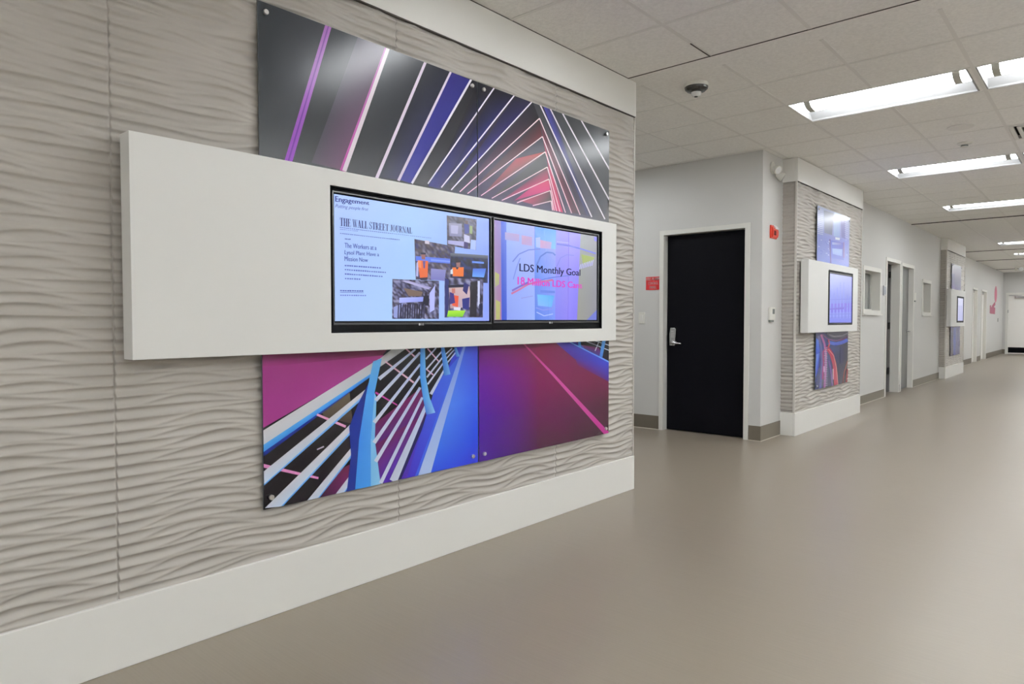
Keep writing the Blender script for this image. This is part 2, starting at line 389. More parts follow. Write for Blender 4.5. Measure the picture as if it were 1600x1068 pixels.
# ---------------------------------------------------------------- artwork: inks 0-255, corners in millimetres on the sheet (along the wall, up)
ART_UP = [([52,56,60,58,60,66,48,50,55,46,50,53],[1374,2444,1707,2454,1506,1843,1366,1847]),
([78,74,86,92,84,98,100,70,98,66,62,74],[1864,2457,2018,2449,1771,1853,1622,1859]),
([58,62,66,50,52,58,44,46,52,48,50,54],[2039,2453,2248,2450,1952,1850,1792,1857]),
([42,44,50,42,44,56,44,46,80,46,48,60],[2265,2455,2421,2449,2082,1858,1967,1853]),
([48,44,112,44,44,112,50,52,134,56,58,140],[2428,2451,2569,2447,2165,1854,2093,1860]),
([38,38,44,34,36,40,52,52,58,56,56,62],[2576,2449,2734,2447,2262,1855,2176,1859]),
([44,44,60,44,42,50,50,50,100,48,50,116],[2602,2349,2629,2224,2357,1855,2273,1857]),
([178,120,196,150,80,190,150,80,190,178,120,196],[1730,2465,1531,1843,1497,1846,1698,2462]),
([140,90,170,116,58,160,116,58,160,140,90,170],[1718,2464,1517,1844,1510,1844,1711,2463]),
([190,120,190,200,100,180,200,100,180,190,120,190],[2040,2456,1788,1848,1762,1852,2014,2456]),
([240,228,240],[2042,2458,1795,1850,1774,1853,2022,2457]),
([238,225,245],[2271,2462,1968,1846,1951,1849,2255,2463]),
([235,222,242],[2438,2458,2093,1853,2078,1856,2425,2459]),
([240,235,250],[2585,2458,2174,1852,2162,1856,2572,2460]),
([32,32,36,36,36,42,44,46,92,40,40,46],[2624,2445,2745,2454,2457,2090,2330,1926]),
([32,32,38,36,36,46,50,52,128,42,44,84],[2750,2446,2913,2455,2617,2120,2369,1857]),
([36,36,46,40,38,64,54,50,120,50,46,104],[2920,2452,3067,2454,2629,2052,2427,1857]),
([44,44,50,40,40,46,80,54,72,70,48,76],[3074,2456,3133,2375,2815,2121,2492,1857]),
([50,48,52,96,50,58,70,50,60,80,50,68],[3136,2369,3161,2277,2814,2039,2547,1856]),
([150,66,80,160,70,66,80,60,66,96,58,70],[2927,2105,3183,2189,3120,2138,2654,1862]),
([60,60,64,62,62,66,64,60,66,60,56,62],[3191,2185,3208,2107,2956,1978,2733,1864]),
([90,64,76,160,72,100,180,74,120,120,60,90],[3212,2105,3225,2038,2985,1935,2821,1866]),
([200,84,130,190,84,110,200,80,130,170,70,120],[3105,1991,3234,2035,3238,1973,2912,1869]),
([180,80,110,96,70,84,70,70,74,120,70,90],[2956,1875,3238,1969,3247,1912,3090,1868]),
([170,70,96,200,84,120,190,80,120,150,64,96],[3167,2271,3364,1856,3264,1860,3224,2097]),
([86,54,66,60,56,66,96,62,80,120,66,84],[3139,2372,3549,1865,3458,1865,3175,2265]),
([48,46,56,52,48,90,60,60,84,70,64,78],[3142,2454,3230,2453,3658,1864,3549,1868]),
([78,76,160,60,60,110,72,72,84,74,76,110],[3167,2458,3237,2455,3667,1865,3620,1865]),
([56,58,66,66,70,74,92,94,100,70,72,84],[3246,2457,3362,2455,3871,2004,3812,1870]),
([60,62,66,72,76,78,96,98,102,84,86,90],[3375,2456,3878,2459,3882,1873,3871,2004]),
([242,236,250],[2755,2453,2273,1866,2266,1869,2746,2455]),
([242,236,250],[2924,2457,2362,1861,2355,1864,2915,2459]),
([242,236,250],[3078,2457,2429,1858,2423,1861,3070,2460]),
([248,226,226,240,200,222,240,200,222,248,226,226],[3139,2372,2489,1857,2484,1860,3133,2375]),
([248,226,236,244,206,222,244,206,222,248,226,236],[3140,2376,3548,1863,3539,1860,3132,2372]),
([248,226,226,240,200,222,240,200,222,248,226,226],[3166,2273,2545,1856,2541,1859,3161,2276]),
([248,226,236,244,206,222,244,206,222,248,226,236],[3168,2276,3458,1863,3449,1860,3160,2273]),
([248,226,226,240,200,222,240,200,222,248,226,226],[3193,2188,2646,1859,2642,1862,3188,2192]),
([248,226,236,244,206,222,244,206,222,248,226,236],[3195,2192,3394,1859,3385,1856,3187,2188]),
([248,226,226,240,200,222,240,200,222,248,226,226],[3212,2103,2729,1856,2726,1859,3208,2107]),
([248,226,236,244,206,222,244,206,222,248,226,236],[3214,2106,3338,1858,3329,1856,3206,2103]),
([248,226,226,240,200,222,240,200,222,248,226,226],[3228,2034,2810,1855,2807,1859,3224,2039]),
([248,226,236,244,206,222,244,206,222,248,226,236],[3230,2038,3304,1858,3296,1856,3222,2035]),
([248,226,226,240,200,222,240,200,222,248,226,226],[3241,1969,2937,1858,2934,1863,3238,1973]),
([248,226,236,244,206,222,244,206,222,248,226,236],[3244,1972,3281,1857,3272,1855,3235,1970]),
([248,226,226,240,200,222,240,200,222,248,226,226],[3248,1908,3076,1859,3074,1864,3246,1913]),
([248,226,236,244,206,222,244,206,222,248,226,236],[3252,1911,3265,1857,3256,1855,3243,1909]),
([240,234,246],[3141,2463,3677,1865,3665,1860,3130,2458]),
([240,234,246],[3232,2465,3828,1868,3815,1863,3222,2460]),
([240,234,246],[3354,2463,3882,1999,3868,1993,3343,2457]),
([240,234,246],[3545,2465,3880,2203,3867,2196,3533,2459]),]
ART_LOW = [([96,36,66,110,40,74,104,38,72,150,54,124],[1364,1076,2029,1081,1965,1019,1369,1008]),
([142,52,120,140,50,110,150,58,130,140,50,120],[1366,1014,1992,1039,1930,999,1369,764]),
([14,10,16],[1372,729,2029,1038,1996,413,1375,442]),
([70,60,50,84,74,60,60,50,46,50,44,36],[1650,826,1801,888,1817,740,1673,784]),
([60,16,50,90,24,60,80,26,80,40,10,30],[1662,516,1798,562,1797,444,1638,437]),
([24,44,130,30,50,140,24,40,120,16,26,80],[1371,673,1912,943,1801,881,1378,651]),
([12,10,18],[1939,991,2085,1080,2452,1069,2269,751,1936,712]),
([84,24,70,96,26,76,70,24,90,64,30,110],[1936,727,2229,877,2249,737,1935,583]),
([84,26,74,90,26,80,60,40,170,70,30,120],[1931,627,2249,745,2052,433,1960,449]),
([50,70,210,60,60,200,80,40,160,70,40,150],[2463,1069,2543,1067,2247,398,2080,428]),
([60,90,215,70,110,225,40,50,190,60,40,170],[2322,894,2543,1067,2309,402,2118,428]),
([60,90,220,70,70,200,50,84,218,80,130,235],[2520,1067,2631,1064,2630,790,2364,773]),
([80,130,235,50,84,218,36,62,206,60,110,225],[2364,773,2630,790,2629,581,2299,576]),
([60,110,225,36,62,206,44,44,188,40,70,210],[2299,576,2629,581,2628,405,2247,413]),
([120,150,235,176,198,240,176,198,240,120,150,235],[2525,1065,2265,408,2185,441,2510,1069]),
([60,100,220,60,90,210,60,90,210,60,100,220],[2507,1067,2189,429,2172,436,2501,1069]),
([214,214,220,210,212,220,200,208,220,206,210,222],[1366,752,1965,1024,1938,963,1365,693]),
([206,208,214,180,186,190,170,176,182,206,208,216],[1965,1022,2047,1070,2132,1069,1938,970]),
([90,170,236,80,160,236,50,120,210,60,140,220],[1368,695,1934,966,1921,946,1371,667]),
([226,160,200],[1637,805,1782,737,1777,727,1632,797]),
([220,140,195],[1379,633,1640,533,1638,524,1376,619]),
([230,190,210],[2002,1012,2175,903,2168,896,1997,1007]),
([226,180,210],[2125,1068,2180,1028,2174,1023,2120,1063]),
([200,80,170],[1945,874,2070,803,2067,798,1940,867]),
([220,180,210],[2264,1063,2343,992,2336,988,2258,1059]),
([220,180,210],[2253,964,2300,932,2294,927,2248,959]),
([200,190,210],[1632,654,1666,663,1669,657,1634,649]),
([218,216,222,206,212,226,196,214,240,214,214,224],[1890,891,1367,586,1370,534,1894,872]),
([150,196,244,120,180,240,70,140,220,100,170,240],[1894,875,1370,535,1371,530,1897,863]),
([218,216,222,206,212,226,196,214,240,214,214,224],[1866,784,1392,451,1463,443,1874,761]),
([150,196,244,120,180,240,70,140,220,100,170,240],[1874,763,1463,444,1465,438,1877,752]),
([218,216,222,206,212,226,196,214,240,214,214,224],[1851,673,1578,439,1631,438,1861,652]),
([150,196,244,120,180,240,70,140,220,100,170,240],[1861,655,1631,440,1632,434,1864,643]),
([218,216,222,206,212,226,196,214,240,214,214,224],[1855,566,1724,444,1768,444,1864,544]),
([150,196,244,120,180,240,70,140,220,100,170,240],[1864,547,1768,445,1769,439,1867,535]),
([22,38,118],[1934,966,1890,867,1849,666,1830,441,1781,441,1805,603,1797,729,1842,821]),
([110,185,240,100,175,238,84,160,236,70,150,232],[1930,1013,1980,1025,1937,870,1890,867]),
([84,160,236,80,156,234,76,150,228,60,130,222],[1890,867,1937,870,1927,656,1849,666]),
([60,130,222,76,150,228,70,150,230,64,140,226],[1849,666,1927,656,1960,442,1826,445]),
([140,200,244,120,185,240,120,185,238,110,180,236],[1937,870,1948,847,1936,655,1914,658]),
([130,190,240,120,185,238,140,200,240,120,185,236],[1914,658,1936,655,1968,442,1912,440]),
([206,214,236,190,206,240,190,206,240,206,214,236],[1956,938,2179,1064,2186,1057,1969,924]),
([206,214,236,190,206,240,190,206,240,206,214,236],[1935,840,2207,1048,2217,1040,1950,827]),
([206,214,236,190,206,240,190,206,240,206,214,236],[1925,739,2207,990,2217,983,1941,727]),
([206,214,236,190,206,240,190,206,240,206,214,236],[1923,646,2206,932,2217,925,1941,634]),
([206,214,236,190,206,240,190,206,240,206,214,236],[1931,558,2204,877,2218,870,1949,546]),
([206,214,236,190,206,240,190,206,240,206,214,236],[1958,453,2218,827,2232,821,1977,442]),
([206,214,236,190,206,240,190,206,240,206,214,236],[2020,455,2237,782,2257,773,2062,432]),
([206,214,236,190,206,240,190,206,240,206,214,236],[2245,1013,2313,1065,2320,1060,2252,1007]),
([206,214,236,190,206,240,190,206,240,206,214,236],[2246,961,2357,1051,2364,1046,2254,956]),
([206,214,236,190,206,240,190,206,240,206,214,236],[2250,923,2359,1019,2367,1014,2258,917]),
([206,214,236,190,206,240,190,206,240,206,214,236],[2255,888,2361,988,2369,983,2264,883]),
([206,214,236,190,206,240,190,206,240,206,214,236],[2271,839,2369,956,2378,951,2289,830]),
([206,214,236,190,206,240,190,206,240,206,214,236],[2371,1026,2423,1059,2428,1055,2376,1022]),
([206,214,236,190,206,240,190,206,240,206,214,236],[2375,1002,2438,1052,2444,1048,2381,999]),
([206,214,236,190,206,240,190,206,240,206,214,236],[2387,986,2447,1036,2453,1032,2394,982]),
([80,150,230,110,180,240,100,170,236,60,140,224],[2213,1068,2243,1068,2248,922,2210,924]),
([60,140,224,100,170,236,110,180,238,70,140,220],[2210,924,2248,922,2272,820,2229,816]),
([70,140,220,110,180,238,140,190,240,60,100,200],[2229,816,2272,820,2309,740,2249,736]),
([70,130,220,90,160,230,110,170,236,60,110,200],[2348,1064,2372,1064,2414,926,2369,921]),
([70,130,220,90,160,230,110,170,236,60,110,200],[2439,1062,2457,1061,2480,1015,2456,1011]),
([100,28,96,114,32,64,108,28,74,92,26,140],[2623,1080,3131,1082,3131,877,2623,908]),
([114,32,64,84,40,96,92,26,56,108,28,74],[3131,1082,3889,1081,3890,831,3131,877]),
([92,26,140,108,28,74,84,22,66,66,22,136],[2623,908,3131,877,3132,657,2622,683]),
([108,28,74,92,26,56,60,18,40,84,22,66],[3131,877,3890,831,3892,613,3132,657]),
([66,22,136,84,22,66,54,16,40,56,18,120],[2622,683,3132,657,3132,408,2621,431]),
([84,22,66,60,18,40,46,16,32,54,16,40],[3132,657,3892,613,3893,427,3132,408]),
([80,60,170,60,66,180,50,66,190,70,44,130],[3255,1084,3451,1080,3890,918,3485,957]),
([70,50,140,50,66,196,70,40,120,100,30,80],[3485,967,3890,918,3891,782,3520,915]),
([14,10,24],[3434,1090,3889,1081,3890,920]),
([90,24,60,80,24,70,60,40,130,40,40,120],[3565,1044,3754,1020,3793,955,3590,1015]),
([190,200,220],[3609,1068,3891,997,3887,992,3606,1064]),
([190,200,220],[3663,1078,3890,1032,3888,1027,3660,1073]),
([190,200,220],[3704,1002,3750,1064,3759,1062,3712,999]),
([110,160,240],[3433,1068,3893,920,3886,912,3428,1063]),
([80,150,230],[3516,1078,3544,1078,3555,1026,3523,1035]),
([100,170,236,100,170,236,70,120,210,70,120,210],[3792,1072,3834,1072,3793,955,3759,963]),
([176,60,116,196,80,160,196,80,160,176,60,116],[2985,1074,3264,884,3246,875,2978,1069]),
([190,80,150,180,50,140,180,50,140,190,80,150],[3264,884,3887,441,3841,424,3246,875]),]
ART_UP2 = [([186,196,226,190,196,220,168,172,230,140,150,210],[7770,2445,9002,2463,9017,2167,7782,2136]),
([140,150,214,160,166,230,130,140,214,110,126,200],[7782,2136,9017,2167,9033,1846,7794,1842]),
([150,156,176,160,164,180,140,144,170,150,154,180],[8049,2420,8402,2426,8355,2172,8074,2172]),
([206,218,240,200,212,240,160,180,230,170,190,230],[8430,2447,8639,2454,8653,2172,8414,2168]),
([150,150,190,160,160,200,130,130,190,140,140,190],[8671,2421,8859,2423,8871,2173,8714,2177]),
([200,208,238],[7812,2411,8024,2419,8020,2413,7808,2405]),
([200,208,238],[7813,2391,8025,2399,8021,2393,7809,2385]),
([200,208,238],[7814,2371,8026,2378,8022,2372,7810,2364]),
([200,208,238],[7815,2351,8027,2358,8023,2352,7810,2344]),
([200,208,238],[7815,2330,8028,2337,8023,2331,7811,2324]),
([200,208,238],[7816,2310,8029,2317,8024,2310,7812,2304]),
([200,208,238],[7817,2290,8030,2296,8025,2290,7813,2284]),
([200,208,238],[7818,2270,8030,2276,8026,2269,7814,2264]),
([200,208,238],[7819,2250,8031,2255,8027,2249,7814,2244]),
([200,208,238],[7819,2230,8032,2234,8028,2228,7815,2224]),
([200,208,238],[7820,2210,8033,2214,8029,2208,7816,2203]),
([200,208,238],[7821,2189,8034,2193,8030,2187,7817,2183]),
([200,208,238],[7822,2169,8035,2173,8030,2166,7818,2163]),
([200,208,238],[7823,2149,8036,2152,8031,2146,7819,2143]),
([206,208,240],[8833,2396,8994,2395,8985,2387,8824,2388]),
([206,208,240],[8834,2372,8995,2370,8986,2362,8825,2364]),
([206,208,240],[8836,2348,8996,2346,8987,2338,8827,2340]),
([206,208,240],[8837,2324,8998,2321,8988,2313,8828,2316]),
([206,208,240],[8838,2300,8999,2297,8990,2289,8829,2292]),
([206,208,240],[8839,2276,9000,2273,8991,2265,8830,2268]),
([206,208,240],[8840,2252,9001,2248,8992,2240,8831,2244]),
([206,208,240],[8842,2228,9003,2224,8993,2216,8833,2220]),
([206,208,240],[8843,2203,9004,2199,8995,2191,8834,2196]),
([120,130,214,130,130,210,110,120,200,120,130,214],[8272,2111,8811,2121,8821,1917,8281,1908]),
([176,196,240,170,190,240,150,176,236,150,170,230],[8362,2021,8752,2042,8740,1958,8379,1960]),
([190,196,240,150,150,210,130,140,210,176,190,236],[8359,2092,8717,2113,8719,2086,8360,2065]),
([110,96,150],[8291,2122,8338,1850,8298,1847,8252,2118]),
([150,110,150],[8820,2131,8835,1946,8804,1944,8788,2128]),
([230,236,246],[8473,2160,8653,2167,8639,2139,8474,2133]),
([90,106,190],[8098,2078,8125,2077,8126,2071,8098,2072]),
([200,210,244],[7951,2087,7982,2087,7982,2079,7951,2079]),
([90,106,190],[8140,2063,8160,2062,8160,2059,8140,2060]),
([200,210,244],[8868,2165,8908,2166,8908,2157,8869,2157]),
([90,106,190],[7954,1936,7988,1936,7988,1928,7954,1928]),
([200,210,244],[8043,1977,8062,1976,8062,1973,8043,1974]),
([200,210,244],[7873,2010,7907,2011,7907,2002,7873,2002]),
([110,120,200],[7947,1973,7990,1973,7990,1962,7947,1961]),
([90,106,190],[8049,1987,8081,1987,8081,1979,8049,1980]),
([90,106,190],[8824,2140,8845,2139,8845,2136,8824,2137]),
([180,196,240],[8145,1956,8186,1957,8187,1947,8146,1946]),
([180,196,240],[8196,2067,8226,2066,8226,2060,8196,2060]),
([200,210,244],[8222,2094,8266,2095,8267,2084,8222,2083]),
([200,210,244],[8642,1889,8661,1887,8661,1885,8642,1886]),
([180,196,240],[8186,2072,8221,2073,8222,2064,8186,2064]),
([90,106,190],[8157,2060,8187,2059,8187,2053,8158,2053]),
([180,196,240],[8118,1950,8139,1949,8139,1945,8118,1946]),
([200,210,244],[8233,1996,8260,1996,8260,1990,8233,1991]),
([90,106,190],[8940,2018,8974,2017,8974,2010,8940,2011]),
([110,120,200],[7988,1959,8025,1959,8026,1949,7989,1949]),
([90,106,190],[7896,2022,7918,2021,7919,2017,7896,2017]),
([110,120,200],[7922,1851,7954,1851,7954,1843,7923,1844]),
([180,196,240],[8900,1992,8948,1992,8948,1981,8901,1981]),
([200,210,244],[8207,1941,8247,1941,8247,1932,8208,1932]),
([200,210,244],[8206,2011,8237,2011,8237,2004,8207,2004]),
([90,106,190],[8899,1987,8920,1986,8920,1983,8900,1984]),
([90,106,190],[8853,2110,8872,2109,8872,2106,8853,2107]),
([110,120,200],[7885,1862,7904,1861,7904,1857,7885,1859]),]
ART_LOW2 = [([70,60,110,60,50,80,34,34,50,30,50,140],[7800,1064,9005,1064,9015,878,7784,914]),
([30,60,150,30,30,40,26,24,34,24,30,90],[7784,914,9015,878,9039,407,7781,450]),
([60,100,200,80,120,220,50,80,200,40,70,190],[7824,1006,7914,983,7965,850,7811,790]),
([110,150,230,60,90,210,30,40,150,60,90,210],[7854,825,7965,835,7927,676,7810,538]),
([170,100,160],[8035,1043,8155,937,8090,931,7970,1036]),
([170,100,160],[8157,934,8209,828,8139,827,8088,933]),
([170,100,160],[8210,826,8216,676,8145,680,8139,829]),
([170,100,160],[8216,675,8180,430,8109,437,8145,680]),
([90,90,150],[7949,1029,8046,909,7970,905,7876,1024]),
([90,90,150],[8047,907,8088,758,8010,759,7969,907]),
([90,90,150],[8088,756,8071,609,7993,614,8010,761]),
([90,90,150],[8071,608,8032,437,7955,445,7993,615]),
([170,50,80],[8303,889,8454,815,8332,794,8184,867]),
([170,50,80],[8464,808,8570,696,8425,690,8322,801]),
([170,50,80],[8572,692,8629,564,8478,567,8423,693]),
([170,50,80],[8630,562,8650,420,8497,430,8478,570]),
([220,140,140],[8277,872,8477,788,8458,784,8258,867]),
([220,140,140],[8480,787,8588,642,8563,642,8455,786]),
([220,140,140],[8588,642,8662,434,8636,435,8562,643]),
([120,90,150],[8301,750,8391,639,8335,637,8245,748]),
([120,90,150],[8392,637,8464,433,8404,436,8334,639]),
([150,50,110],[8217,897,8102,841,8058,851,8172,907]),
([150,50,110],[8105,845,8123,711,8071,713,8054,847]),
([150,50,110],[8123,710,8095,533,8044,537,8071,714]),
([190,110,100],[9036,698,8905,576,8882,579,9012,701]),
([190,110,100],[8905,577,8846,420,8822,423,8881,579]),
([130,50,60],[9062,600,9016,416,8950,422,8996,605]),
([110,70,110],[8062,1044,8253,988,8225,978,8035,1034]),
([110,70,110],[8243,990,8539,964,8531,951,8234,977]),
([110,70,110],[8530,965,8842,977,8852,963,8540,951]),
([110,70,110],[8834,977,9009,1005,9036,992,8860,964]),
([70,90,190],[8276,964,8549,941,8525,902,8253,926]),
([70,90,190],[8522,941,8780,952,8811,911,8552,901]),
([70,90,190],[8764,951,8978,978,9044,939,8827,913]),
([120,116,126],[8269,1044,8491,1017,8473,1000,8251,1027]),
([120,116,126],[8479,1018,8788,1021,8795,1002,8485,1000]),
([120,116,126],[8776,1020,8990,1052,9023,1035,8808,1002]),
([70,60,84],[8127,1064,8344,1008,8324,1000,8107,1056]),
([70,60,84],[8337,1009,8613,990,8607,979,8332,999]),
([70,60,84],[8604,990,9002,1021,9014,1010,8616,979]),
([180,70,80],[8286,976,8325,930,8278,928,8240,974]),
([180,70,80],[8324,925,8265,882,8221,889,8279,932]),
([50,50,100],[8824,883,8821,677,8715,682,8719,887]),
([220,190,230],[8131,680,8134,613,8101,615,8098,682]),
([230,190,210],[8462,633,8478,509,8443,511,8427,635]),
([214,196,220],[8105,885,8222,887,8225,882,8107,880]),
([214,196,220],[8119,864,8223,867,8226,862,8122,859]),
([214,196,220],[8106,845,8224,846,8227,841,8109,839]),
([214,196,220],[8121,824,8225,826,8228,821,8124,819]),
([214,196,220],[8108,804,8226,806,8229,801,8111,799]),
([214,196,220],[8123,784,8227,786,8230,780,8126,779]),
([214,196,220],[8110,764,8228,765,8231,760,8113,759]),
([214,196,220],[8125,744,8228,745,8232,740,8128,738]),
([214,196,220],[8112,724,8230,725,8232,719,8114,719]),
([214,196,220],[8126,703,8230,704,8233,699,8129,698]),
([214,196,220],[8113,684,8231,684,8234,679,8116,679]),
([214,196,220],[8128,663,8232,664,8235,658,8131,658]),
([214,196,220],[8115,644,8233,643,8236,638,8118,638]),
([214,196,220],[8130,623,8234,623,8237,617,8133,617]),
([214,196,220],[8117,603,8235,602,8238,597,8120,598]),
([214,196,220],[8132,582,8236,582,8239,577,8135,577]),
([214,196,220],[8118,563,8237,562,8240,556,8121,558]),
([214,196,220],[8133,542,8237,541,8241,536,8136,537]),
([214,196,220],[8120,523,8239,521,8241,515,8123,517]),
([214,196,220],[8135,502,8239,500,8242,495,8138,496]),
([214,196,220],[8122,482,8240,480,8243,475,8125,477]),
([214,196,220],[8137,461,8241,460,8244,454,8140,456]),]
ART_3 = [([190,190,214,196,196,214,120,116,160,110,106,150],[16728,2381,17868,2372,17896,1821,16792,1802]),
([150,150,186,150,150,186,140,130,180,140,130,180],[16820,2162,17127,2177,17169,1813,16859,1804]),
([90,86,120,90,90,150,60,64,120,70,56,80],[16738,1067,17836,1060,17796,443,16775,421]),
([84,96,160,84,96,160,84,96,160,84,96,160],[17080,1050,17434,1047,17432,432,17115,432]),]
